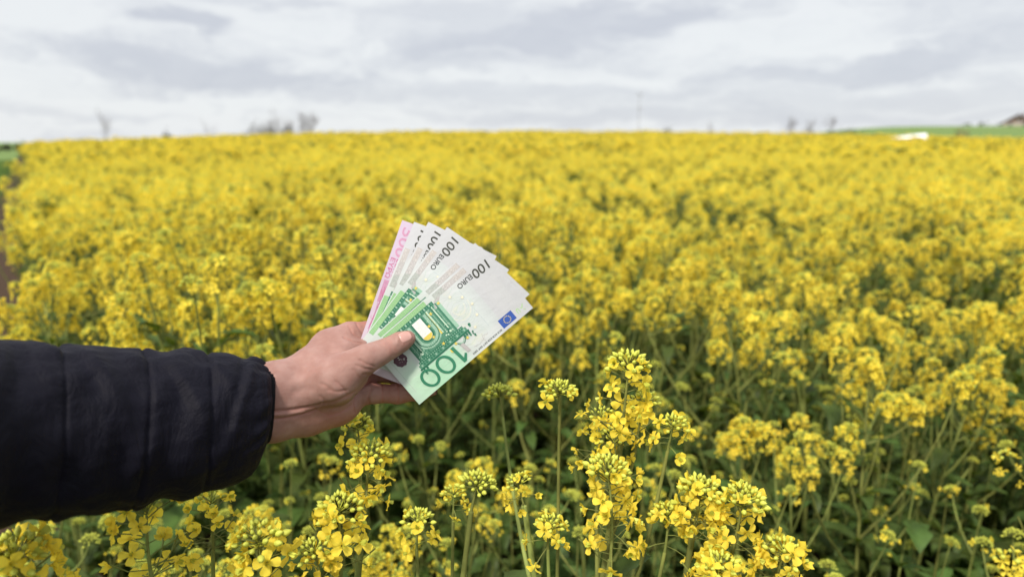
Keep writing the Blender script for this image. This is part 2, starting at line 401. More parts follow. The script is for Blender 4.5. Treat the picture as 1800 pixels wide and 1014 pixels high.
def design_100(s):
    q = random.Random(5)
    # guilloche lines and tint blocks on the pale half
    s.rect(34, 14, 62, 70, 'haze_blue', 1) if False else None
    for k in range(14):
        s.line([(48 + 2.0 * i, 10 + k * 4.3 + 3.0 * math.sin(i * 0.5 + k * 0.7)) for i in range(22)], 0.30, 'line', 1)
    for k in range(9):
        s.line([(88 + 2.0 * i, 58 + k * 2.4 + 1.6 * math.sin(i * 0.4 + k)) for i in range(24)], 0.30, 'green_pale', 1)
    s.line([(44.5, 17), (44.5, 66)], 0.5, 'haze_blue', 1)
    for k in range(7):                    # pale arch and column tints in the open half
        s.line([(56 + (5 + 1.7 * k) * math.cos(a), 30 + (6 + 2.2 * k) * math.sin(a)) for a in np.linspace(0, math.pi, 16)], 0.3, ('line', 'faint', 'haze_blue')[k % 3], 1)
    for k in range(11): s.line([(9 + 1.6 * k, 26 + 2 * math.sin(k)), (9.3 + 1.6 * k, 62 - 3 * math.cos(k * 1.3))], 0.25, 'grey3', 1)
    # lower margin: grey hatch and green band
    s.rect(27, 2.0, 41, 8.0, 'umber', 2); s.rect(41, 2.0, 55, 8.2, 'grey', 2); s.rect(55, 2.0, 68, 8.2, 'sage', 2)
    for k in range(80):
        x, y = q.uniform(28, 66), q.uniform(2.2, 7.0); s.line([(x, y), (x + q.uniform(.4, 1.2), y + 1.0)], .22, q.choice(('olive2', 'grey2', 'white')), 3)
    for k in range(40): s.line([(28 + k, 2.0), (28.6 + k, 8.2)], 0.25, 'grey2', 3)
    s.poly([(62, 8.2), (70, 8.2), (75, 16), (72, 16)], 1 + INKN.index('grey'), 2)
    s.rect(78, 1.0, 131, 6.6, 'band', 2); s.rect(72, 6.6, 121, 10.5, 'green_dark', 2)
    for k in range(16): s.rect(73 + 3 * k, 7.2, 74.6 + 3 * k, 9.8, ('green_mid', 'green_soft')[k % 2], 3)
    for k in range(26): s.line([(78.5 + 2 * k, 1.0), (79.2 + 2 * k, 6.6)], 0.35, 'leaf_green', 3)
    # portal
    s.rect(70, 10.5, 119, 49, 'green_mid', 2)
    s.rect(66.5, 10.5, 70, 46, 'green_soft', 2)
    for k, uu in enumerate((71.0, 73.2, 77.2, 79.6, 105, 108.5, 112, 115.5, 118)):
        s.line([(uu, 10.5), (uu, 47)], (0.7, 0.5, 1.1, 0.5, .8, .6, 1.2, .6, .8)[k], ('green_dark', 'green_soft')[k % 2], 3)
    for uu in (75.3, 82.0, 110.3): s.rect(uu, 11, uu + 1.2, 40, 'green_pale', 4)
    s.rect(83.6, 12, 85.2, 40, 'yellow', 4)
    # arches, rounded towards the entablature
    for rad, c, z in ((14.5, 'green_soft', 4), (12.6, 'green_dark', 5), (11.6, 'green_soft', 6), (8.6, 'green_mid', 7), (7.0, 'green_dark', 8), (5.4, 'white', 9)):
        cu, cv = 96.5, 31
        s.poly([(cu - rad, 12)] + [(cu + rad, 12)] + [(cu + rad * math.cos(a), cv + rad * math.sin(a)) for a in np.linspace(0, math.pi, 15)], 1 + INKN.index(c), z)
    s.circ(96.5, 31, 5.2, 'yellow', 10, 12, 0, math.pi)
    for k in range(9):
        s.line([(88 + 2 * k, 40 + 2 * math.sin(k)), (89 + 2 * k, 44)], 0.35, 'green_mid', 7)
    # carved figures beside the arch
    for cx, cy in ((78.5, 42.5), (113.5, 42.5)):
        for k in range(16):
            x, y = cx + q.gauss(0, 2.2), cy + q.gauss(0, 2.2)
            s.circ(x, y, q.uniform(0.5, 1.1), 'green_pale' if k % 2 else 'green_dark', 5 + (k % 2), 6, rag=0.3, seed=k)
    for k in range(120):                  # engraving: short hatch strokes
        x, y = q.uniform(71, 118), q.uniform(11, 47); l_ = q.uniform(0.8, 2.4)
        s.line([(x, y), (x + q.choice((0, l_)), y + l_)], 0.28, q.choice(('green_dark', 'green_dark', 'green_soft', 'green_pale')), 7)
    # entablature
    s.rect(65, 47.5, 121, 50.5, 'green_dark', 8); s.rect(63, 50.5, 123, 54.5, 'green_mid', 8); s.rect(62, 54.5, 124, 56.3, 'green_dark', 8)
    for k in range(19): s.rect(65 + 3 * k, 51.3, 66.5 + 3 * k, 53.6, 'green_soft' if k % 3 == 0 else 'green_dark', 9)
    for k in range(24): s.rect(65.3 + 2.35 * k, 48.4, 66.2 + 2.35 * k, 49.6, 'green_soft', 9)
    for x, y0, hh in ((63.5, 56, 5), (66.5, 56, 3.2), (69, 56, 4), (58.5, 50, 3), (120.5, 56, 6), (117, 56, 3)):
        s.circ(x, y0 + hh / 2, 1.3, 'green_dark', 7, 8, ry=hh / 2 + .6, rag=.25, seed=int(x))
        s.circ(x + .3, y0 + hh, 1.0, 'green_mid', 8, 8, rag=.3, seed=int(x) + 1)
    s.ring(74.5, 58.5, 4.2, 4.9, 'green_dark', 8, 16, 0, math.pi); s.ring(74.5, 58.5, 2.6, 3.6, 'green_soft', 8, 14, 0, math.pi)
    for k in range(6): s.circ(60.5 + q.uniform(-1, 1.2), 59.5 + k * 1.2, q.uniform(.5, 1.1), 'green_dark', 7, 6, rag=.3, seed=k + 40)
    # ring of stars
    for k in range(12):
        a = k * math.pi / 6; x, y = 68 + 25 * math.sin(a), 37 + 24 * math.cos(a)
        s.star(x, y, 2.2, 'yellow' if x > 63 else 'faint', 11)
    # big numeral in the upper corner, shaded block beside it
    s.poly([(84.6, 58), (88.2, 58), (86.2, 79), (83.0, 79)], 1 + INKN.index('numeral'), 12)
    s.poly([(83.0, 79), (78.2, 73.0), (79.6, 71.0), (83.9, 75.2)], 1 + INKN.index('numeral'), 13)
    for cx in (101.5, 121.5):
        z = 12
        for i in range(28):
            b0, b1 = 2 * math.pi * i / 28, 2 * math.pi * (i + 1) / 28
            def pt(r, b): return (cx + (8.9 - r) * math.cos(b) - 0.12 * (10.6 - r) * math.sin(b), 67.6 + (10.8 - r * .85) * math.sin(b))
            s.poly([pt(3.0, b0), pt(0, b0), pt(0, b1), pt(3.0, b1)], 1 + INKN.index('numeral'), z)
    s.poly([(74.5, 62), (78.5, 62), (77, 73), (73, 73)], 1 + INKN.index('grey'), 11)
    s.poly([(84, 60), (89, 58.5), (89.5, 62), (85, 66)], 1 + INKN.index('yellow'), 10)
    # flag, lettering, signature
    s.rect(18.5, 68.5, 35.0, 79.0, 'blue', 2)
    for k in range(12):
        a = k * math.pi / 6; s.star(26.7 + 3.6 * math.sin(a), 73.7 + 3.6 * math.cos(a), 0.85, 'yellow', 3)
    s.text('BCE ECB EZB EKT EKP 2002', 37.5, 77.2, 37, 2.0, 'slate', 3)
    s.line([(50 + 1.1 * i, 71.5 + 0.20 * i - 0.5 * math.sin(i * 0.5) * 2 + q.uniform(-1.1, 1.1)) for i in range(18)], 0.32, 'grey', 3)
    s.line([(55, 67.5), (57, 73), (56, 76.5)], 0.35, 'grey', 3)
    s.text('100', 5.0, 10.4, 19.5, 10.2, 'olive', 3, 0.12)
    s.text('EURO', 25.8, 11.6, 17.5, 5.6, 'slate', 3)
    # see-through register mark in the corner
    s.text('U', 11.5, 71.5, 3.2, 5.5, 'leaf_green', 3); s.line([(5.5, 71), (8.2, 74.5), (9.6, 73)], 0.8, 'leaf_green', 3); s.line([(6, 77.5), (8, 76.8)], 0.7, 'leaf_green', 3)
    s.text('ƒ', 5.0, 72.5, 2.5, 6.5, 'green_soft', 3) if False else None
    # metallic patch at the right end
    s.circ(132.5, 32.5, 6.6, 'purple', 6, 30, ry=7.6, rag=0.10, seed=3)
    for k in range(10): s.circ(132.5 + q.gauss(0, 2.5), 32.5 + q.gauss(0, 3), q.uniform(.4, .9), 'grey', 7, 6, rag=.3, seed=k)
    s.rect(141.0, 4, 141.6, 70, 'line', 1)
    # black rule marks at the right edge
    for k in range(5): s.line([(143.0, 6 + k * 3.0), (145.8, 6.8 + k * 3.0)], 0.35, 'slate', 3)

def design_500(s):
    s.text('500', 6.0, 4.0, 32.0, 12.0, 'rose', 3, 0.1)
    s.text('EURO', 40.0, 8.4, 22.0, 5.4, 'pink', 3)
    s.text('ΕΥΡΩ', 40.0, 2.2, 22.0, 5.0, 'pink', 3)
    s.rect(64, 3, 88, 12, 'rose', 2)
    q = random.Random(3)
    for k in range(60): s.line([(66 + q.uniform(0, 60), 3 + q.uniform(0, 12)), (68 + q.uniform(0, 60), 5 + q.uniform(0, 12))], 0.5, q.choice(('rose', 'pink')), 3)
    for k in range(30): s.line([(104, 2 + k * 2.4), (107, 3 + k * 2.4)], 0.5, 'rose', 2)

def note_depth(px, py):
    d = np.hypot(px - 650, py - 612)
    return 0.680 + 0.014 * (d / 260.0) ** 2 + 0.0036 * np.sin((px - py) / 55.0 + 1.0) * np.minimum(d / 160, 1)

def build_note(corners, back, W, design, paper, label, wave=0.0):
    s = Sheet()
    s.poly([(0, 0), (W, 0), (W, 82), (0, 82)], 0, 0)
    design(s)
    bm = s.bm
    for ax, L in ((0, W), (1, 82)):
        n = int(L / 5.0)
        for i in range(1, n):
            c = [0, 0, 0]; c[ax] = L * i / n; no = [0, 0, 0]; no[ax] = 1
            bmesh.ops.bisect_plane(bm, geom=bm.verts[:] + bm.edges[:] + bm.faces[:], plane_co=c, plane_no=no, dist=1e-5)
    uvl = bm.loops.layers.uv.new('uv')
    for f in bm.faces:
        f.smooth = True
        if f.normal.z < 0: f.normal_flip()
        for l in f.loops: l[uvl].uv = (l.vert.co.x / W, l.vert.co.y / 82)
    co = np.array([v.co[:] for v in bm.verts])
    T, Rr, L_c, B = [np.array(c, float) for c in corners]
    u = (co[:, 0] / W)[:, None]; v = (co[:, 1] / 82)[:, None]
    px = T * (1 - u) * (1 - v) + L_c * u * (1 - v) + Rr * (1 - u) * v + B * u * v
    d = note_depth(px[:, 0], px[:, 1]) + back * (0.0009 + 0.0016 * np.clip(np.hypot(px[:, 0] - 650, px[:, 1] - 612) / 250, 0, 1) ** 1.5) - co[:, 2] * 0.00004
    d = d + wave * np.sin(u[:, 0] * 4 + v[:, 0] * 2)
    cam_p = np.stack([(px[:, 0] - 900) / FPX * d, (507 - px[:, 1]) / FPX * d, -d], 1)
    w = c2w(cam_p)
    org = w.mean(0)
    for vtx, p in zip(bm.verts, w - org): vtx.co = p
    me = bpy.data.meshes.new('banknote'); bm.to_mesh(me); bm.free()
    me.materials.append(paper)
    for k in INKN: me.materials.append(INK[k])
    o = mkobj('banknote', me); o.location = org
    tag(o, label, 'banknote', 'banknotes fanned out in the hand')
    return o

NOTES = [
    (((848, 436), (937, 541), (650, 610), (737, 711)), 0, 147, design_100, PAPER, 'green 100 euro banknote at the front of the fan, its blue flag showing'),
    (((835, 427), (931, 517), (641, 606), (735, 690)), 1, 147, design_100, PAPER, 'green 100 euro banknote directly behind the front one, its 100 cut off'),
    (((786, 399), (895, 474), (630, 606), (737, 680)), 2, 147, design_100, PAPER, 'green 100 euro banknote in the middle of the fan, its whole 100 EURO line readable'),
    (((753, 390), (873, 450), (636, 623), (756, 682)), 3, 147, design_100, PAPER, 'green 100 euro banknote third from the pink end, the last letter of EURO half hidden'),
    (((728, 390), (848, 435), (627, 631), (748, 677)), 4, 147, design_100, PAPER, 'green 100 euro banknote lying against the pink one, only a narrow strip of it showing'),
    (((707, 387), (833, 431), (618, 642), (744, 690)), 5, 160, design_500, PAPER_L, 'pink 500 euro banknote at the back and far end of the fan'),
]
for nt_ in NOTES: build_note(*nt_)

# ------------------------------------------------------------------ the hand: one smooth surface from blended tapered limbs
def surface_nets(Fv, org, h):
    s = Fv < 0
    nx, ny, nz = Fv.shape
    corners = [(i, j, k) for i in (0, 1) for j in (0, 1) for k in (0, 1)]
    cnt = np.zeros((nx - 1, ny - 1, nz - 1), int)
    for i, j, k in corners: cnt += s[i:nx - 1 + i, j:ny - 1 + j, k:nz - 1 + k]
    act = (cnt > 0) & (cnt < 8)
    idx = np.argwhere(act); n = len(idx)
    acc = np.zeros((n, 3)); num = np.zeros(n)
    for a in corners:
        for ax in range(3):
            if a[ax]: continue
            b = list(a); b[ax] = 1
            fa = Fv[idx[:, 0] + a[0], idx[:, 1] + a[1], idx[:, 2] + a[2]]
            fb = Fv[idx[:, 0] + b[0], idx[:, 1] + b[1], idx[:, 2] + b[2]]
            cr = (fa < 0) != (fb < 0)
            t = np.where(cr, fa / np.where(cr, fa - fb, 1), 0)
            p = np.tile(np.array(a, float), (n, 1)); p[:, ax] = t
            acc[cr] += p[cr]; num += cr
    V = org + h * (idx + acc / num[:, None])
    vid = -np.ones(act.shape, int); vid[act] = np.arange(n)
    Q = []
    for ax in range(3):
        b, c = (ax + 1) % 3, (ax + 2) % 3
        lo = [slice(None)] * 3; hi = [slice(None)] * 3
        lo[ax] = slice(0, -1); hi[ax] = slice(1, None)
        ch = s[tuple(lo)] != s[tuple(hi)]
        e = np.argwhere(ch)
        ok = (e[:, b] > 0) & (e[:, c] > 0) & (e[:, b] < Fv.shape[b] - 1) & (e[:, c] < Fv.shape[c] - 1)
        e = e[ok]
        def cell(db, dc):
            q = e.copy(); q[:, b] += db; q[:, c] += dc
            return vid[q[:, 0], q[:, 1], q[:, 2]]
        quad = np.stack([cell(-1, -1), cell(0, -1), cell(0, 0), cell(-1, 0)], 1)
        inside = s[e[:, 0], e[:, 1], e[:, 2]]
        quad[~inside] = quad[~inside][:, ::-1]
        Q.append(quad)
    return V, np.concatenate(Q)

class SDF:
    def __init__(s, lo, hi, h):
        s.h = h; s.lo = np.array(lo)
        s.ax = [np.arange(lo[i], hi[i], h) for i in range(3)]
        s.F = np.full([len(a) for a in s.ax], 0.05)
    def cone(s, a, b, ra, rb, k=0.006, flat=1.0):
        a = np.asarray(a); b = np.asarray(b); m = max(ra, rb) + 0.03
        sl = []
        for i in range(3):
            l_, h_ = min(a[i], b[i]) - m, max(a[i], b[i]) + m
            sl.append(slice(max(0, np.searchsorted(s.ax[i], l_)), np.searchsorted(s.ax[i], h_)))
        X, Y, Z = np.meshgrid(*[s.ax[i][sl[i]] for i in range(3)], indexing='ij')
        P = np.stack([X, Y, Z], -1) - a; d = b - a
        sc = np.array([1, 1, flat]); P = P * sc; dd = d * sc
        t = np.clip((P @ dd) / (dd @ dd + 1e-12), 0, 1)
        q = np.linalg.norm(P - t[..., None] * dd, axis=-1) - (ra + (rb - ra) * t)
        f = s.F[tuple(sl)]
        hh = np.clip(0.5 + 0.5 * (f - q) / k, 0, 1)
        s.F[tuple(sl)] = f * (1 - hh) + q * hh - k * hh * (1 - hh)
    def chain(s, pts, k=0.006, flat=1.0):
        for (a, ra), (b, rb) in zip(pts[:-1], pts[1:]): s.cone(a, b, ra, rb, k, flat)
    def at(s, p):
        g = (np.asarray(p) - s.lo) / s.h; i = np.floor(g).astype(int); f = g - i; r = 0
        for dx in (0, 1):
            for dy in (0, 1):
                for dz in (0, 1):
                    w = (f[..., 0] if dx else 1 - f[..., 0]) * (f[..., 1] if dy else 1 - f[..., 1]) * (f[..., 2] if dz else 1 - f[..., 2])
                    j = np.clip(i + [dx, dy, dz], 0, np.array(s.F.shape) - 1)
                    r = r + w * s.F[j[..., 0], j[..., 1], j[..., 2]]
        return r

# skin
def skin_mat():
    m, t = new_mat('skin')
    co = t.n('ShaderNodeTexCoord').outputs['Object']
    n1 = t.noise(co, 55, 5, 0.6); n2 = t.noise(co, 260, 4, 0.6)
    red = t.n('ShaderNodeAttribute', attribute_name='redness').outputs['Fac']
    c = t.mix(t.sstep(n1, 0.32, 0.68), (0.282, 0.153, 0.128), (0.362, 0.221, 0.193))
    c = t.mix(t.math('MULTIPLY', n2, 0.34), c, (0.30, 0.132, 0.102))
    c = t.mix(red, c, (0.36, 0.125, 0.088))
    p = t.n('ShaderNodeBsdfPrincipled', ins={'Base Color': c, 'Roughness': 0.52, 'Specular IOR Level': 0.30, 'Subsurface Weight': 0.12, 'Subsurface Radius': (0.006, 0.0022, 0.0012), 'Subsurface Scale': 1.0})
    vor = t.n('ShaderNodeTexVoronoi', feature='DISTANCE_TO_EDGE', ins={'Vector': co, 'Scale': 900.0}).outputs[0]
    hsum = t.math('ADD', t.math('MULTIPLY', n2, 0.6), t.math('MULTIPLY', t.sstep(vor, 0.0, 0.12), 0.25))
    b = t.n('ShaderNodeBump', ins={'Strength': 0.6, 'Distance': 0.0014, 'Height': hsum}); t.link(b.outputs[0], p.inputs['Normal'])
    t.n('ShaderNodeOutputMaterial', ins={0: p.outputs[0]})
    return m
M_SKIN = skin_mat()

def build_hand():
    D = SDF((-0.300, -0.170, -0.775), (-0.075, 0.005, -0.555), 0.0012)
    # forearm
    D.chain([(cs(400, 690, .611), .0185), (cs(480, 678, .642), .0200), (cs(540, 660, .664), .0218)], .014)
    D.chain([(cs(400, 732, .617), .0185), (cs(480, 736, .646), .0195), (cs(545, 722, .668), .0205)], .014)
    D.cone(cs(410, 712, .620), cs(520, 700, .655), .020, .021, .014)
    # metacarpals
    D.chain([(cs(540, 658, .670), .0205), (cs(580, 612, .690), .0172), (cs(616, 592, .700), .0152)], .012)
    D.chain([(cs(540, 680, .685), .0200), (cs(632, 624, .714), .0145)], .012)
    D.chain([(cs(540, 700, .690), .0200), (cs(640, 656, .718), .0140)], .012)
    D.chain([(cs(536, 722, .680), .0205), (cs(590, 714, .692), .0170), (cs(634, 690, .706), .0125)], .012)
    D.cone(cs(535, 726, .668), cs(605, 708, .688), .0205, .0150, .012)
    D.cone(cs(590, 672, .694), cs(600, 676, .696), .0190, .0190, .010)
    # dorsal muscle between thumb and index
    D.cone(cs(560, 640, .668), cs(606, 612, .682), .0170, .0125, .012)
    D.cone(cs(600, 622, .672), cs(640, 606, .684), .0100, .0050, .010)
    # thenar and thumb
    D.chain([(cs(525, 690, .652), .0180), (cs(588, 668, .650), .0215), (cs(622, 643, .650), .0150)], .010)
    D.cone(cs(600, 690, .664), cs(632, 662, .664), .0105, .0085, .010)
    D.chain([(cs(612, 650, .649), .0142), (cs(645, 630, .653), .0122), (cs(668, 620, .660), .0104), (cs(688, 610, .6645), .0103)], .008)
    D.chain([(cs(688, 610, .6645), .0101), (cs(704, 601, .6680), .0097), (cs(717, 594.5, .6708), .0078)], .004)
    # fingers behind the notes
    D.chain([(cs(616, 592, .700), .0145), (cs(648, 586, .708), .0122), (cs(690, 580, .716), .0098), (cs(728, 576, .706), .0084), (cs(752, 580, .6975), .0074)], .005)
    D.chain([(cs(632, 624, .716), .0130), (cs(714, 622, .726), .0098), (cs(756, 618, .710), .0082), (cs(778, 616, .6985), .0074)], .004)
    D.chain([(cs(640, 656, .718), .0125), (cs(664, 655, .722), .0100), (cs(712, 662, .724), .0092), (cs(752, 655, .710), .0077), (cs(772, 650, .699), .0070)], .004)
    D.chain([(cs(630, 690, .703), .0122), (cs(655, 691, .7045), .0101), (cs(700, 692, .7085), .0098), (cs(738, 688, .7045), .0088), (cs(762, 682, .6975), .0074)], .005)
    V, Q = surface_nets(D.F, D.lo, D.h)
    # relax the voxel steps
    e = np.concatenate([Q[:, [0, 1]], Q[:, [1, 2]], Q[:, [2, 3]], Q[:, [3, 0]]]); e = np.concatenate([e, e[:, ::-1]])
    deg = np.bincount(e[:, 0], minlength=len(V))[:, None]
    for _ in range(6):
        A = np.stack([np.bincount(e[:, 0], V[e[:, 1], c], minlength=len(V)) for c in range(3)], 1)
        V = V * 0.45 + 0.55 * A / deg
    eps = 0.002
    N = np.stack([D.at(V + np.eye(3)[c] * eps) - D.at(V - np.eye(3)[c] * eps) for c in range(3)], 1)
    N /= np.linalg.norm(N, axis=1)[:, None] + 1e-9
    dep = -V[:, 2]; px = V[:, 0] / dep * FPX + 900; py = 507 - V[:, 1] / dep * FPX
    vd = -V / np.linalg.norm(V, axis=1)[:, None]
    face = np.clip((N * vd).sum(1) * 3, 0, 1)
    disp = np.zeros(len(V)); red = np.zeros(len(V))
    def groove(pts, w, depth, dmax=9.0, dmin=0.0, rd=0.0):
        pts = np.array(pts, float); best = np.full(len(V), 1e9); P = np.stack([px, py], 1); tt = np.zeros(len(V))
        L = 0
        for a, b in zip(pts[:-1], pts[1:]):
            d = b - a; t = np.clip(((P - a) @ d) / (d @ d), 0, 1); q = np.linalg.norm(P - a - t[:, None] * d, axis=1)
            better = q < best; best = np.where(better, q, best)
        g = np.exp(-(best / w) ** 2) * face * ((dep < dmax) & (dep > dmin))
        disp[:] = disp - 1.15 * depth * g; red[:] = np.maximum(red, rd * g)
    Z = lambda x, y: (400 + x / 3.6225, 520 + y / 3.6214)     # from the enlarged hand picture
    # thumb joint wrinkles
    for o, dp in ((0, .00075), (9, .0006), (-10, .00055), (20, .0004), (-22, .00035)):
        groove([Z(1010 + o, 282 - o * .2), Z(1040 + o, 318), Z(1062 + o * 1.1, 352), Z(1060 + o, 378)], 1.4, dp, .664, rd=.25)
    groove([Z(1000, 300), Z(1030, 345), Z(1035, 372)], 5, -.0006, .664, rd=.15)
    # folds at the thumb root
    for p, w, dp in (([Z(935, 448), Z(880, 430), Z(840, 405)], 1.5, .0008), ([Z(925, 470), Z(870, 462), Z(820, 440)], 1.6, .0007), ([Z(918, 500), Z(860, 500)], 1.6, .0006),
                     ([Z(860, 300), Z(800, 290), Z(740, 262)], 2.2, .0010), ([Z(850, 270), Z(800, 240), Z(770, 190)], 2.0, .0009), ([Z(862, 240), Z(835, 200), Z(820, 175)], 1.8, .0009),
                     ([Z(690, 545), Z(740, 590), Z(760, 620)], 2.5, .0007), ([Z(640, 600), Z(700, 610), Z(760, 600)], 2.5, .0006), ([Z(600, 560), Z(660, 590)], 3, .0005),
                     ([Z(800, 470), Z(840, 520)], 2.5, .0005), ([Z(590, 640), Z(640, 690)], 3, .0006)):
        groove(p, w, dp, .70, rd=.18)
    # wrist creases and tendons
    groove([Z(260, 735), Z(380, 728), Z(480, 712), Z(570, 700), Z(600, 692)], 2.4, .0014, rd=.25)
    groove([Z(255, 790), Z(370, 778), Z(480, 752), Z(560, 728)], 2.2, .0011, rd=.25)
    groove([Z(600, 690), Z(680, 676), Z(760, 640), Z(850, 590), Z(905, 540)], 2.6, .0011, rd=.35)
    groove([Z(560, 720), Z(640, 760), Z(720, 740), Z(800, 690)], 2.2, .0007, rd=.2)
    groove([Z(812, 735), Z(806, 680), Z(815, 630)], 1.8, .0010, rd=.3)
    groove([Z(905, 690), Z(895, 650), Z(915, 590)], 2.0, .0010, rd=.35)
    groove([Z(255, 760), Z(370, 752), Z(480, 734)], 3.0, -.0010)
    groove([Z(420, 560), Z(500, 520), Z(600, 480)], 9, -.0008); groove([Z(430, 610), Z(540, 590)], 7, .0006)
    # finger joint lines
    groove([(699, 676), (701, 690), (700, 706)], 1.6, .0007, rd=.4); groove([(672, 676), (673, 708)], 1.5, .0006, rd=.4)
    # flesh round the nail
    groove([(697, 605), (702, 590)], 2.2, -.0004, .672)
    V = V + N * disp[:, None]
    # palm side and fingertips are naturally redder
    red += 0.55 * sm(dep, .690, .704) + 0.42 * sm(py, 700, 742) * sm(px, 500, 600)
    red += 0.22 * np.exp(-(((px - 716) / 9) ** 2 + ((py - 598) / 12) ** 2)) * (dep < .68)
    red += 0.15 * sm(px, 590, 625) * (1 - sm(py, 575, 600))
    W = c2w(V)
    org = c2w(cs(530, 694, .66))
    mb = MB(); mb.add(W - org, Q)
    o = mb.build('person', [M_SKIN]); o.location = org
    at_ = o.data.attributes.new('redness', 'FLOAT', 'POINT'); at_.data.foreach_set('value', np.clip(red, 0, 0.85))
    tag(o, 'outstretched arm of a person in a black quilted jacket, holding up a fan of banknotes', 'person')
    # thumbnail: laid on the flesh, then lifted a hair
    ax = unit(cs(717, 594.5, .6708) - cs(688, 610, .6645)); c0 = cs(709.5, 594.5, .668)
    side = unit(np.cross(ax, [0, 0, 1.])); upn = unit(np.cross(side, ax)); upn = upn if upn[2] > 0 else -upn
    upn = unit(upn + 0.22 * np.array([0.35, 0.75, 0.]))
    side = unit(np.cross(upn, ax))
    n_u, n_v = 14, 12; pts = []
    for i in range(n_u + 1):
        for j in range(n_v + 1):
            a = -1 + 2 * i / n_u; b = -1 + 2 * j / n_v
            wd = 0.0057 * (1 - 0.16 * max(0, -a) ** 3 - 0.34 * max(0, a) ** 5)
            pts.append(c0 + ax * (0.0062 * a * (1 - (0.10 if a < 0 else .12) * b * b)) + side * wd * b)
    pts = np.array(pts); dirn = -upn
    cur = pts + upn * 0.016
    for _ in range(40): cur = cur + dirn * D.at(cur)[:, None] * 0.8
    aa = np.repeat(np.linspace(-1, 1, n_u + 1), n_v + 1); bb = np.tile(np.linspace(-1, 1, n_v + 1), n_u + 1)
    lift = 0.00045 - 0.0007 * (np.maximum(np.abs(bb) - 0.82, 0) / .18) ** 2 - 0.0006 * (np.maximum(-aa - 0.8, 0) / .2) ** 2 + 0.0003 * np.maximum(aa - .5, 0)
    cur = c2w(cur + upn * lift[:, None])
    fs = []; st = n_v + 1
    for i in range(n_u):
        for j in range(n_v): fs.append((i * st + j, (i + 1) * st + j, (i + 1) * st + j + 1, i * st + j + 1))
    m, t = new_mat('nail')
    uvn = t.noise(t.n('ShaderNodeTexCoord').outputs['Object'], 300, 3)
    p = t.n('ShaderNodeBsdfPrincipled', ins={'Base Color': t.mix(uvn, (0.40, 0.205, 0.175), (0.48, 0.285, 0.255)), 'Roughness': 0.30, 'Specular IOR Level': 0.45})
    t.n('ShaderNodeOutputMaterial', ins={0: p.outputs[0]})
    mb = MB(); mb.add(cur - org, fs); mb.build('thumbnail', [m], o)
    return o, org
PERSON, PORG = build_hand()

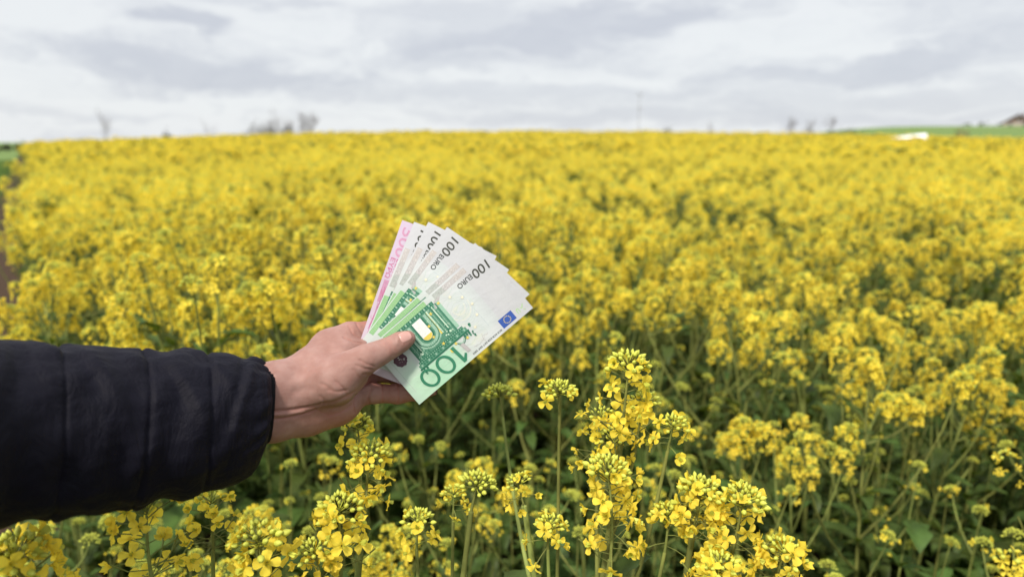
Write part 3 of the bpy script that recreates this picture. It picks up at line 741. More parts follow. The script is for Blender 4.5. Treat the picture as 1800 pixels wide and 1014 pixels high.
def build_sleeve():
    # photo column, top row, bottom row, distance
    K = [(-420, 590, 1010, .33), (-250, 585, 975, .39), (-120, 592, 945, .445), (0, 600, 921, .500), (60, 601, 913, .518), (92, 603, 908, .528), (110, 602.5, 906, .534), (180, 611, 895, .556),
         (230, 617, 888, .571), (238, 618, 887, .574), (246, 616, 886, .576), (300, 614, 877, .592), (345, 617, 869, .604), (352, 619, 867, .606), (359, 617.5, 865, .608),
         (395, 622, 855, .618), (420, 625, 845, .6245), (440, 630, 831, .6295), (452, 634, 815, .6325), (460, 640, 796, .6345), (464, 647, 782, .6355)]
    K = np.array(K, float)
    tt = np.linspace(0, 1, 260); ks = np.linspace(0, 1, len(K))
    xs = np.interp(np.linspace(K[0, 0], K[-1, 0], 240), K[:, 0], K[:, 0])
    xs = np.unique(np.concatenate([xs, np.linspace(380, 464, 60)]))
    top = np.interp(xs, K[:, 0], K[:, 1]); bot = np.interp(xs, K[:, 0], K[:, 2]); dd = np.interp(xs, K[:, 0], K[:, 3])
    k5 = np.ones(3) / 3
    C = np.stack([cs(x, (a + b) / 2, d) for x, a, b, d in zip(xs, top, bot, dd)])
    half = (bot - top) / 2 / FPX * dd
    axis = unit(C[-1] - C[30])
    upv = unit(np.array([0, 1, 0.]) - axis * axis[1]); sidev = np.cross(axis, upv)
    if sidev @ -C[-1] < 0: sidev = -sidev
    def sd_(c, w=0.72):
        q_ = unit(-c); q_ = unit(q_ - upv * (q_ @ upv)); return unit(sidev * (1 - w) + q_ * w)
    na = 120; ang = np.arange(na) / na * 2 * np.pi
    q = np.random.RandomState(4)
    comps = [(q.uniform(60, 260), q.randint(1, 5), q.uniform(0, 6.28), q.uniform(0, 6.28)) for _ in range(16)]
    V = []
    for i, x in enumerate(xs):
        t_ = np.zeros(na)
        for f_, n_, p1, p2 in comps: t_ += np.sin(np.linalg.norm(C[i] - C[0]) * f_ + p1 + 1.4 * np.sin(n_ * ang + p2))
        wr = 0.00042 * t_ * sm(x, -400, 0)
        # gathered folds running along the arm towards the cuff and radiating from the seams
        gat = 0.0022 * np.sin(ang * 17 + 2.1 * np.sin(ang * 3) + x * 0.012) * sm(x, 405, 455) * (0.6 + 0.4 * np.sin(ang * 4 + 1))
        for sx, ph in ((238, 0.4), (352, 1.9), (92, 3.0), (-60, 1.0)):
            u_ = (x - sx - 5 * np.sin(ang * 2 + ph) * 0.7)
            gat = gat + 0.0012 * np.sin(ang * 11 + ph * 3 + 1.7 * np.sin(ang * 2)) * np.exp(-(u_ / 26.0) ** 2)
            wr = wr - 0.0020 * np.exp(-(u_ / 4.0) ** 2) - 0.0005 * np.exp(-(u_ / 20.0) ** 2)
        gat = gat + 0.00035 * np.sin(ang * 29 + 1.3 * np.sin(ang * 5 + x * .02) + x * 0.03) * (0.4 + 0.6 * np.sin(x * .045 + ang * 2) ** 2) * sm(x, -100, 60)
        # a few deep diagonal creases
        for (cx, ca, sl_, dp, w_) in ((300, 1.2, 60, .004, 14), (400, 0.9, -40, .0045, 10), (150, 1.0, 70, .004, 18), (330, 0.3, 50, .003, 12), (420, 0.1, -30, .003, 9), (60, .5, 60, .003, 16)):
            da = (ang - ca + np.pi) % (2 * np.pi) - np.pi
            u_ = x - cx - sl_ * da
            wr = wr - 0.55 * dp * np.exp(-(u_ / w_) ** 2) * np.exp(-(da / 0.8) ** 2) + 0.4 * dp * np.exp(-((u_ - 1.6 * w_) / w_) ** 2) * np.exp(-(da / 0.8) ** 2)
        r = half[i] + wr + gat
        V.append(C[i] + (r * np.cos(ang))[:, None] * upv + (r * 0.94 * np.sin(ang))[:, None] * sd_(C[i]))
    # fold inwards at the end, behind the cuff
    n = len(xs); f = []
    for k_ in (0.92, 0.75): V.append(C[-1] - axis * 0.004 + (V[n - 1] - C[-1]) * k_)
    n = len(V)
    for i in range(n - 1):
        for j in range(na):
            k = (j + 1) % na; f.append((i * na + j, i * na + k, (i + 1) * na + k, (i + 1) * na + j))
    V = np.concatenate(V)
    V = np.concatenate([V, [C[0] - axis * 0.01]]); c = len(V) - 1
    f2 = [(k, (k + 1) % na, c) for k in range(na)]
    m, t = new_mat('jacket_fabric')
    co = t.n('ShaderNodeTexCoord').outputs['Object']
    n1 = t.noise(t.n('ShaderNodeMapping', ins={'Vector': co, 'Scale': (1.0, 1.0, 0.45)}).outputs[0], 42, 6, 0.62, 0.8); n2 = t.noise(co, 1400, 2, 0.5)
    p = t.n('ShaderNodeBsdfPrincipled', ins={'Base Color': t.mix(n1, (0.0022, 0.0022, 0.0060), (0.0038, 0.0035, 0.0100)), 'Roughness': 0.66, 'Specular IOR Level': 0.14, 'Sheen Weight': 0.012, 'Sheen Tint': (0.6, 0.55, 0.8, 1)})
    b = t.n('ShaderNodeBump', ins={'Strength': 0.75, 'Distance': 0.007, 'Height': n1})
    b2 = t.n('ShaderNodeBump', ins={'Strength': 0.2, 'Distance': 0.0005, 'Height': n2, 'Normal': b.outputs[0]}); t.link(b2.outputs[0], p.inputs['Normal'])
    t.n('ShaderNodeOutputMaterial', ins={0: p.outputs[0]})
    mb = MB(); mb.add(c2w(V) - PORG, f); mb.F.append(np.hstack([np.array(f2), -np.ones((na, 1), int)])); mb.M.append(np.zeros(na, int))
    sl = mb.build('jacket_sleeve', [m], PERSON)
    # knitted cuff band
    m2, t = new_mat('cuff_knit')
    p = t.n('ShaderNodeBsdfPrincipled', ins={'Base Color': (0.006, 0.006, 0.008, 1), 'Roughness': 0.9, 'Specular IOR Level': 0.1})
    t.n('ShaderNodeOutputMaterial', ins={0: p.outputs[0]})
    mb = MB(); rings = []
    prof = [(459, 640, 796, .6342, .93), (462, 642, 792, .6350, 1.0), (466, 642, 786, .6362, 1.02), (471, 642.5, 779, .6378, 1.01), (475, 644, 776, .6390, .99), (477, 646, 774, .6396, .96), (476, 650, 770, .6392, .94), (468, 654, 766, .637, .92), (455, 658, 766, .633, .92)]
    for x, a, b_, d, kk in prof:
        cc = cs(x, (a + b_) / 2, d); hh = (b_ - a) / 2 / FPX * d
        rr = hh * (1 + 0.010 * np.cos(ang * 60))
        rings.append(cc + (rr * np.cos(ang))[:, None] * upv + (rr * .92 * np.sin(ang))[:, None] * sd_(cc, .86))
    na2 = na; ff = []
    for i in range(len(rings) - 1):
        for j in range(na2):
            k = (j + 1) % na2; ff.append((i * na2 + j, i * na2 + k, (i + 1) * na2 + k, (i + 1) * na2 + j))
    mb.add(c2w(np.concatenate(rings)) - PORG, ff); mb.build('cuff', [m2], sl)
build_sleeve()

# ------------------------------------------------------------------ rapeseed
NPR = np.random.RandomState(11)
def petal(open_, W=0.0035, L=0.0098, rows=3, cols=2, seed=0):
    q = random.Random(seed)
    v = []; tw = q.uniform(-.3, .3); q0_ = q.uniform(.1, .6)
    for i in range(rows + 1):
        t = i / rows
        w = W * (0.16 + 0.95 * math.sin(min(1, t * 1.12) ** 1.5 * math.pi * 0.60)) * (0.86 if i == rows else 1)
        # claw rises, blade bends outward
        bend = open_ * sm(t, 0.12, 0.62)
        rr = L * (0.06 + (0.20 + 0.80 * bend) * t) ; zz = L * (0.50 * t + (1 - bend) * 0.45 * t - q0_ * bend * max(0, t - 0.45) * 1.6)
        for j in range(cols + 1):
            b = -1 + 2 * j / cols
            v.append((rr - 0.10 * L * t * abs(b), w * b + tw * rr * .3, zz + 0.0016 * abs(b) * t * math.cos(seed * 1.7) + 0.0007 * math.sin(seed + b * 3 + t * 5)))
    f = []
    for i in range(rows):
        for j in range(cols): f.append((i * (cols + 1) + j, (i + 1) * (cols + 1) + j, (i + 1) * (cols + 1) + j + 1, i * (cols + 1) + j + 1))
    return np.array(v), np.array(f)
def rotz(a): c, s_ = math.cos(a), math.sin(a); return np.array([[c, -s_, 0], [s_, c, 0], [0, 0, 1.]])
def rotx(a): c, s_ = math.cos(a), math.sin(a); return np.array([[1, 0, 0], [0, c, -s_], [0, s_, c]])
def flower_tpl(open_, rows, cols, seed, centre=True):
    q = random.Random(seed); V = []; F = []; M = []; n = 0
    for k in range(4):
        v, f = petal(open_ * q.uniform(.86, 1.1), rows=rows, cols=cols, seed=seed * 7 + k)
        v = v @ rotz(k * math.pi / 2 + q.uniform(-.16, .16)).T * q.uniform(.9, 1.08)
        V.append(v); F.append(f + n); M += [P_] * len(f); n += len(v)
    if centre:                            # stamens and pistil
        for k in range(5):
            a = k * 1.2566; r = 0.0011 if k else 0.0
            b = np.array([r * math.cos(a), r * math.sin(a), 0.001]); tp = b * np.array([1.5, 1.5, 1]) + [0, 0, 0.0062]
            w = 0.00055
            v = np.array([b + [w, 0, 0], b + [-w, 0, 0], tp + [-w * 1.3, w, 0], tp + [w * 1.3, -w, 0]])
            V.append(v); F.append(np.array([[0, 1, 2, 3]]) + n); M.append(B_); n += 4
    return np.concatenate(V), np.concatenate(F), np.array(M)
FL_HI = [flower_tpl(o_, 4, 4, i + 1) for i, o_ in enumerate((1.0, 0.95, 0.85, 0.6, 0.35))]
FL_MID = [flower_tpl(o_, 3, 2, i + 11) for i, o_ in enumerate((1.0, 0.95, 0.85, 0.65, 0.4))]
FL_LOW = [flower_tpl(o_, 1, 1, i + 21, False) for i, o_ in enumerate((1.0, 0.9, 0.75, 0.65, 0.5))]
def bud_tpl(seg, rings):
    v = [(0, 0, 0)]; f = []
    for i in range(1, rings):
        t = i / rings; r = math.sin(math.pi * t ** 0.85) * 0.5
        for j in range(seg): a = j / seg * 2 * math.pi; v.append((r * math.cos(a), r * math.sin(a), t))
    v.append((0, 0, 1)); n = len(v)
    for j in range(seg):
        k = (j + 1) % seg; f.append((0, 1 + k, 1 + j, -1)); f.append((n - 1, n - 1 - seg + j, n - 1 - seg + k, -1))
        for i in range(rings - 2): f.append((1 + i * seg + j, 1 + i * seg + k, 1 + (i + 1) * seg + k, 1 + (i + 1) * seg + j))
    return np.array(v), np.array(f)
BUD_HI = bud_tpl(7, 5); BUD_MID = bud_tpl(5, 3); BUD_LOW = bud_tpl(4, 2)

def head(q, kind, L, lod, size=1.0):
    """flower head, base at the origin, axis up. Returns its mesh and the open flowers as (matrix, loc, variant)."""
    mb = MB(); fl = []
    bt = (BUD_LOW, BUD_MID, BUD_HI)[lod]
    bendx, bendy = q.uniform(-.12, .12), q.uniform(-.12, .12)
    def axp(t): return np.array([bendx * L * t * t, bendy * L * t * t, L * t])
    if lod: mb.tube([axp(t) for t in np.linspace(0, 1, 5)], np.linspace(0.0017, 0.0009, 5) * size, 5 if lod == 2 else 3, S_, cap=False)
    nb = {'full': q.randint(30, 40), 'bud': q.randint(34, 46), 'small': q.randint(22, 30), 'loose': q.randint(12, 16)}[kind]
    nf = {'full': q.randint(20, 30), 'bud': q.randint(0, 4), 'small': q.randint(6, 11), 'loose': q.randint(15, 20)}[kind]
    if lod == 0: nb = max(5, nb // 4); nf = int(nf * .8)
    R0 = {'full': 0.0160, 'bud': 0.0155, 'small': 0.0135, 'loose': 0.012}[kind] * size
    ms = []; ls = []; ga = 2.39996
    for i in range(nb):
        t = (i + 0.5) / nb; rad = R0 * math.sqrt(t); a = i * ga + q.uniform(-.2, .2)
        d = unit([math.cos(a) * 1.35 * t ** .8, math.sin(a) * 1.35 * t ** .8, 1.0 - 0.85 * t])
        p = axp(1.0) + np.array([math.cos(a) * rad, math.sin(a) * rad, size * (0.0155 * math.sqrt(1 - t) - 0.0075) + q.uniform(-.0012, .0012)])
        l_ = (0.0048 + 0.0034 * t) * size * q.uniform(.85, 1.15) * (1.7 if lod == 0 else 1); w = l_ * 0.60 * (1.5 if lod == 0 else 1)
        ms.append(frame_z(d, q.uniform(0, 6)) @ np.diag([w, w, l_])); ls.append(p)
        if lod: mb.tube([axp(max(0.5, 1.0 - 0.16 * t)), p], [0.00055 * size] * 2, 3, S_ if q.random() < .6 else B_, cap=False)
    mb.batch(*bt, ms, ls, B_)
    for i in range(nf):
        t = (i + q.uniform(.1, .9)) / nf
        h = 0.96 - 0.85 * t if kind != 'loose' else 0.95 - 1.0 * t
        if kind == 'bud': h = 0.93 - .25 * t
        a = i * ga + q.uniform(-.5, .5); el = q.uniform(.4, .8) - 1.0 * t * q.uniform(.5, 1.3)
        d = unit([math.cos(a) * math.cos(el), math.sin(a) * math.cos(el), math.sin(el)])
        pl = (q.uniform(.011, .017) + 0.009 * t) * size * (1.35 if kind == 'loose' else 1.2 if lod < 2 else 1)
        p0 = axp(h); p1 = p0 + d * pl * np.array([1, 1, .9])
        fd = unit(d + np.array([q.uniform(-.6, .6), q.uniform(-.6, .6), q.uniform(-.6, .5)]))
        if lod: mb.tube([p0, (p0 + p1) / 2 + [0, 0, .0010], p1], [0.00055 * size] * 3, 3, S_, cap=False)
        r_ = q.random(); var = 0 if r_ < .28 else 1 if r_ < .5 else 2 if r_ < .72 else 3 if r_ < .88 else 4
        sc = size * q.uniform(.86, 1.12) * (1.12 if lod == 0 else 1)
        fl.append((frame_z(fd, q.uniform(0, 6)) * sc, p1, var))
    if lod and kind in ('full', 'loose'):     # spent pedicels and young pods lower down
        for i in range(q.randint(3, 7)):
            a = q.uniform(0, 6.28); h = q.uniform(-.1, .25); el = q.uniform(.1, .5)
            d = np.array([math.cos(a) * math.cos(el), math.sin(a) * math.cos(el), math.sin(el)]); pl = q.uniform(.014, .024) * size
            p0 = axp(h); mb.tube([p0, p0 + d * pl, p0 + d * pl + (d + [0, 0, .6]) * 0.011 * size], np.array([.0005, .0005, .0009]) * size, 3, S_)
    return mb, fl
def head_merged(q, kind, L, lod, size=1.0):
    mb, fl = head(q, kind, L, lod, size)
    T = (FL_LOW, FL_MID, FL_HI)[lod]
    for var in range(5):
        sel = [f for f in fl if f[2] == var]
        if sel:
            v, f, m = T[var]; mb.batch(v, f, [s_[0] for s_ in sel], [s_[1] for s_ in sel], m)
    return mb

def leaf_tpl(L, W, lobed, seed, rows=9, droop=0.5):
    q = random.Random(seed); v = []; ph = q.uniform(0, 6); cols = 4
    for i in range(rows + 1):
        t = i / rows
        w = W * (math.sin(math.pi * t ** (0.75 if not lobed else 1.15)) ** 0.8) * (1 - .1 * t) + 0.0015
        if lobed: w *= 0.72 + 0.36 * abs(math.sin(t * 9 + ph))
        if i == rows: w = 0.0006
        w *= 1 + 0.10 * math.sin(t * 23 + ph)
        cy = L * (t - 0.20 * droop * t * t); cz = L * (0.42 * t - droop * 0.75 * t * t)
        for j in range(cols + 1):
            b = -1 + 2 * j / cols
            v.append((w * b, cy, cz + abs(b) * w * 0.42 + 0.12 * W * math.sin(t * 11 + ph + b * 2.2) * abs(b)))
    f = [(i * 5 + j, i * 5 + j + 1, (i + 1) * 5 + j + 1, (i + 1) * 5 + j) for i in range(rows) for j in range(cols)]
    return np.array(v), np.array(f)
LEAF = [leaf_tpl(.085, .013, False, 1), leaf_tpl(.11, .017, False, 2, droop=.8), leaf_tpl(.07, .010, False, 3, droop=.3), leaf_tpl(.17, .036, True, 4, droop=.9), leaf_tpl(.22, .046, True, 5, droop=1.1), leaf_tpl(.14, .030, True, 6, droop=.7)]
LEAF_LOW = [leaf_tpl(.10, .018, False, 7, rows=3), leaf_tpl(.20, .045, True, 8, rows=3, droop=.9)]

def bez(a, b, c, n=7):
    t = np.linspace(0, 1, n)[:, None]; return (1 - t) ** 2 * np.asarray(a) + 2 * t * (1 - t) * np.asarray(b) + t * t * np.asarray(c)

def plan_plant(q, H, style='crop'):
    """skeleton of a plant of height H at the origin: stem tubes, heads (kind, L, base, axis, size), leaves (tpl, pos, frame, scale)"""
    tubes = []; heads = []; leaves = []
    lean = np.array([q.uniform(-.1, .1), q.uniform(-.1, .1)])
    mL = q.uniform(.045, .065)
    topb = np.array([lean[0] * H, lean[1] * H, H - mL])
    mid = np.array([lean[0] * H * .2 + q.uniform(-.03, .03), lean[1] * H * .2 + q.uniform(-.03, .03), H * .55])
    main = bez((0, 0, 0), mid, topb, 10)
    tubes.append((main, np.linspace(.0058, .0020, 10)))
    heads.append(('full' if style != 'young' else 'bud', mL, topb, unit(main[-1] - main[-3]), q.uniform(.95, 1.15)))
    nb = q.randint(5, 9) if style == 'crop' else q.randint(3, 6)
    wide = q.uniform(.8, 1.35)
    a = q.uniform(0, 6.28)
    for k in range(nb):
        t = 0.46 + 0.46 * (k + q.uniform(0, .8)) / nb
        i = t * 9; i0 = int(i); p = main[i0] + (main[min(9, i0 + 1)] - main[i0]) * (i - i0)
        a += 2.4 + q.uniform(-.4, .4)
        up_ = (H - p[2]) * q.uniform(.55, .93) if style == 'crop' else (H - p[2]) * q.uniform(.3, .85)
        out = up_ * q.uniform(.35, .65) + .03
        tight = style == 'crop' and k >= 2
        if tight: up_ = max(.05, H - p[2] - q.uniform(.03, .26)); out = q.uniform(.03, .11) * wide
        e = p + np.array([math.cos(a) * out, math.sin(a) * out, up_]); c = p + np.array([math.cos(a) * out * .75, math.sin(a) * out * .75, up_ * .42])
        br = bez(p, c, e, 6); tubes.append((br, np.linspace(.0030, .0016, 6)))
        r_ = q.random()
        kind = ('full' if r_ < (.85 if tight else .3) else 'small' if r_ < .93 else 'bud') if style == 'crop' else ('bud' if r_ < .86 else 'small')
        hl = q.uniform(.032, .048) if kind != 'bud' else q.uniform(.016, .026)
        heads.append((kind, hl, e, unit(br[-1] - br[-2] + np.array([0, 0, .012])), q.uniform(.8, 1.05)))
        d = unit([math.cos(a), math.sin(a), .5])
        leaves.append((q.randint(0, 2), p, a + q.uniform(-.3, .3), q.uniform(-.2, .5), q.uniform(.8, 1.3)))
        if q.random() < .6:
            pp = br[q.randint(2, 4)]; leaves.append((q.choice((0, 2)), pp, q.uniform(0, 6.28), q.uniform(0, .6), q.uniform(.5, .9)))
    for k in range(q.randint(9, 13)):
        t = q.uniform(.12, .74); i0 = int(t * 9); p = main[i0]
        leaves.append((q.randint(3, 5) if t < .5 else q.randint(0, 1), p, q.uniform(0, 6.28), q.uniform(-.3, .5), q.uniform(.7, 1.2)))
    return tubes, heads, leaves
def leaf_frame(yaw, pitch): return rotz(yaw - math.pi / 2) @ rotx(pitch)

# shared part meshes
q0 = random.Random(21)
HEADS = {k: [head_merged(q0, k, L_, 1, 1.0).mesh('flower_head', PM) for L_ in Ls] for k, Ls in
         {'full': (.042, .050, .058, .046), 'small': (.03, .036, .042), 'bud': (.02, .024, .018)}.items()}
LEAFM = []
for v_, f_ in LEAF:
    mb = MB(); mb.add(v_, f_, L_); LEAFM.append(mb.mesh('leaf', PM))

def mat4(m3, loc):
    M = Matrix.Identity(4)
    for i in range(3):
        for j in range(3): M[i][j] = m3[i][j]
        M[i][3] = loc[i]
    return M
def make_template(q, H, style):
    tubes, heads, leaves = plan_plant(q, H, style)
    mb = MB()
    for p, r in tubes: mb.tube(p, r, 6, S_)
    parts = [('stem', mb.mesh('stem', PM), Matrix.Identity(4))]
    for kind, hl, b, axd, s_ in heads:
        me = q.choice(HEADS[kind]); parts.append(('flower_head', me, mat4(frame_z(axd, q.uniform(0, 6)) * s_, b)))
    for ti, p, yaw, pit, s_ in leaves:
        parts.append(('leaf', LEAFM[ti], mat4(leaf_frame(yaw, pit) * s_, p)))
    return parts
TPL = [make_template(q0, 1.0, 'crop') for _ in range(9)]
TPL_Y = [make_template(q0, 1.0, 'young') for _ in range(5)]

LBL = 'yellow flowering rapeseed plant in the massed crop behind the front stems'
LBL_Y = 'short green rapeseed plant with mostly closed buds, low among the front stems'
def place_plant(parts, x, y, H, rz, label, group):
    root = empty('rapeseed_plant', (x, y, float(hgt(x, y))), rz, H)
    tag(root, label, 'rapeseed plant', group)
    for nm, me, M in parts: mkobj(nm, me, root, M)
    return root

# canopy height: patches of taller and shorter plants
_pw = [(NPR.uniform(.25, 1.6), NPR.uniform(0, 6.28), NPR.uniform(0, 6.28)) for _ in range(9)]
def patch(x, y):
    s_ = 0
    for k, a, p in _pw: s_ = s_ + np.sin((x * math.cos(a) + y * math.sin(a)) * k * 2.2 + p) / (1 + .4 * k)
    return s_ / 3.2
def canopy(x, y):
    r = np.hypot(x, y)
    p = patch(x, y)
    return 0.86 + 0.24 * sm(r, 0.8, 2.0) + np.where(p > 0, 0.09, 0.17) * p

def scatter(n_try, rmin, rmax, azmax, dmin_f, seed, exist=None):
    q = np.random.RandomState(seed); pts = []
    cell = {}
    for _ in range(n_try):
        r = math.sqrt(q.uniform(rmin ** 2, rmax ** 2)); a = R(q.uniform(-azmax, azmax)); x, y = r * math.sin(a), r * math.cos(a)
        if crop_sd(x, y) < 0.12: continue
        dm = dmin_f(r); g = 0.4 if rmax < 30 else 1.2
        cx, cy = int(math.floor(x / g)), int(math.floor(y / g)); ok = True
        for i in (-1, 0, 1):
            for j in (-1, 0, 1):
                for (ax_, ay_) in cell.get((cx + i, cy + j), ()):
                    if (ax_ - x) ** 2 + (ay_ - y) ** 2 < dm * dm: ok = False; break
                if not ok: break
            if not ok: break
        if ok: cell.setdefault((cx, cy), []).append((x, y)); pts.append((x, y))
    return pts

# --- foreground plants one can tell apart: heads given by where the photo shows them
def hero(label, base_px, heads, seed, extra_leaves=6, group=None):
    """base_px: (px, py, d) of a low point the stem passes through; heads: (px, py, d, kind, L, size, t) tip of each head, t = where on the main stem its branch starts"""
    q = random.Random(seed)
    tip = at(*heads[0][:3]); low = at(*base_px)
    mL = heads[0][4]; dirn = unit(unit(tip - low) + np.array([0, 0, .8]))
    hb = tip - dirn * mL
    g = low + (low - hb) * ((low[2] - 0.0) / max(.05, hb[2] - low[2])); g[2] = 0
    g[:2] = np.clip(g[:2], low[:2] - .12, low[:2] + .12); g[2] = float(hgt(g[0], g[1])) - 0.01
    root = empty('rapeseed_plant', g); tag(root, label, 'rapeseed plant', group)
    mb = MB(); n = 14
    k = np.linspace(0, 1, n)[:, None]
    mid = 2 * low - 0.5 * (g + hb)                      # quadratic through low at half way
    main = bez(g, mid, hb, n) if np.linalg.norm(mid - low) < .5 else g + (hb - g) * k
    mb.tube(main - g, np.linspace(.0060, .0030, n), 8, S_)
    joins = [(main, None)]
    hs = [(heads[0], hb, dirn)]
    for h_ in heads[1:]:
        tp = at(*h_[:3]); i = h_[6] * (n - 1); i0 = min(n - 2, int(i)); p = main[i0] + (main[i0 + 1] - main[i0]) * (i - i0)
        ax_ = unit(unit(tp - p) * .7 + np.array([0, 0, .7])); b = tp - ax_ * h_[4]
        c = (p + b) / 2 + np.array([0, 0, -.12]) * np.linalg.norm(b - p) + (b - p) * np.array([.15, .15, 0])
        br = bez(p, c, b, 9); mb.tube(br - g, np.linspace(.0030, .0019, 9), 6, S_); hs.append((h_, b, ax_))
        if q.random() < .8:
            lf = mkobj('leaf', LEAFM[q.randint(0, 2)], root, mat4(leaf_frame(math.atan2(b[1] - p[1], b[0] - p[0]) + q.uniform(-.4, .4), q.uniform(-.1, .4)) * q.uniform(.7, 1.1), p - g))
    mb.build('stem', PM, root)
    for h_, b, ax_ in hs:
        hm, fl = head(q, h_[3], h_[4], 2, h_[5])
        fr = frame_z(ax_, q.uniform(0, 6))
        ho = mkobj('flower_head', hm.mesh('flower_head', PM), root, mat4(fr, b - g))
        for m3, lo, var in fl: mkobj('flower', FLOWERM[var], ho, mat4(m3, lo))
    for _ in range(extra_leaves):
        i0 = q.randint(3, n - 4); t_ = i0 / n
        ti = q.randint(3, 5) if t_ < .5 else q.randint(0, 2)
        mkobj('leaf', LEAFM[ti], root, mat4(leaf_frame(q.uniform(0, 6.28), q.uniform(-.3, .4)) * q.uniform(.7, 1.1), main[i0] - g))
    return g
FLOWERM = []
for v_, f_, m_ in FL_HI:
    mb = MB(); mb.add(v_, f_, m_); FLOWERM.append(mb.mesh('flower', PM))

HERO_BASES = []
def H_(*a, **k): HERO_BASES.append(hero(*a, **k))
H_('tallest rapeseed plant in the foreground, big flower head high beside the banknotes', (1064, 900, .72),
   [(1106, 640, .70, 'full', .078, 1.12, 1), (1182, 745, .72, 'small', .030, 1.0, .74), (984, 686, .745, 'bud', .024, 1.0, .50), (1130, 700, .73, 'small', .05, .9, .90), (1092, 772, .71, 'loose', .07, .95, .86), (1050, 730, .74, 'loose', .05, .9, .84)], 31)
H_('rapeseed plant with a large drooping yellow head just below the tallest bloom', (1062, 1000, .655),
   [(1090, 830, .655, 'full', .088, 1.12, 1), (1180, 905, .68, 'small', .04, .95, .72)], 32)
H_('rapeseed plant at the bottom edge bearing twin heads side by side, right of centre', (1180, 985, .66),
   [(1240, 862, .665, 'full', .045, 1.1, 1), (1308, 875, .66, 'full', .06, 1.1, .82), (1378, 965, .65, 'full', .035, 1.05, .72), (1262, 990, .63, 'full', .03, 1.0, .78)], 33)
H_('rapeseed plant with one broad yellow head at the bottom edge under the black sleeve', (470, 1010, .62),
   [(452, 945, .610, 'full', .055, 1.25, 1)], 34)
H_('rapeseed plant with stacked flower heads on upright stems directly below the wrist', (622, 960, .70),
   [(648, 800, .69, 'full', .05, 1.08, 1), (633, 742, .76, 'small', .05, 1.0, .88), (594, 895, .655, 'full', .062, 1.18, .80), (560, 965, .64, 'small', .05, 1.0, .80)], 35)
H_('rapeseed plant with a loose open flower head hanging under the sleeve cuff', (268, 990, .60),
   [(238, 893, .605, 'loose', .075, 1.15, 1), (372, 880, .66, 'loose', .05, .9, .74)], 36)
H_('rapeseed plant whose dense yellow head fills the lower left corner of the picture', (48, 1012, .55),
   [(36, 968, .535, 'full', .06, 1.3, 1)], 37)
H_('rapeseed plant with one round cluster of green buds over three open flowers', (790, 985, .74),
   [(838, 848, .73, 'bud', .034, 1.1, 1), (797, 868, .76, 'small', .022, .8, .80), (730, 912, .69, 'small', .034, .95, .68)], 38)
H_('rapeseed plant with a kinked leaning stem and toothed leaf, left of the tallest bloom', (990, 985, .71),
   [(908, 848, .73, 'small', .026, .8, 1), (962, 925, .70, 'small', .026, .95, .74), (880, 690, .86, 'bud', .03, 1.0, .88)], 39, extra_leaves=9)

# --- the 280 nearest plants, each a thing of its own
def near_plants():
    pts = scatter(9000, 0.62, 4.6, 43, lambda r: 0.128 + 0.035 * min(1, r / 3), 5)
    pts.sort(key=lambda p: math.hypot(*p))
    q = random.Random(77); n = 0; used = []
    for x, y in pts:
        if n >= 288: break
        r = math.hypot(x, y)
        if any((x - b[0]) ** 2 + (y - b[1]) ** 2 < .05 ** 2 for b in HERO_BASES): continue
        side_ = x / max(y, .1)
        young = (r < (1.62 if side_ < .36 else 1.36) and q.random() < .86) or (r < 1.9 and q.random() < .5) or q.random() < .10
        H = float(canopy(x, y)) * q.uniform(.84, 1.10)
        if young: H = min(H, 0.88) * q.uniform(.74, 1.0)
        if r < .85: H *= .9
        parts = q.choice(TPL_Y if young else TPL)
        place_plant(parts, x, y, H, q.uniform(0, 6.28), LBL_Y if young else LBL, 'short budding plants at the front' if young else 'flowering plants of the near crop')
        used.append((x, y)); n += 1
    return used, math.hypot(*used[-1])
NEAR, RN = near_plants()
print('near plants', len(NEAR), 'to', RN)

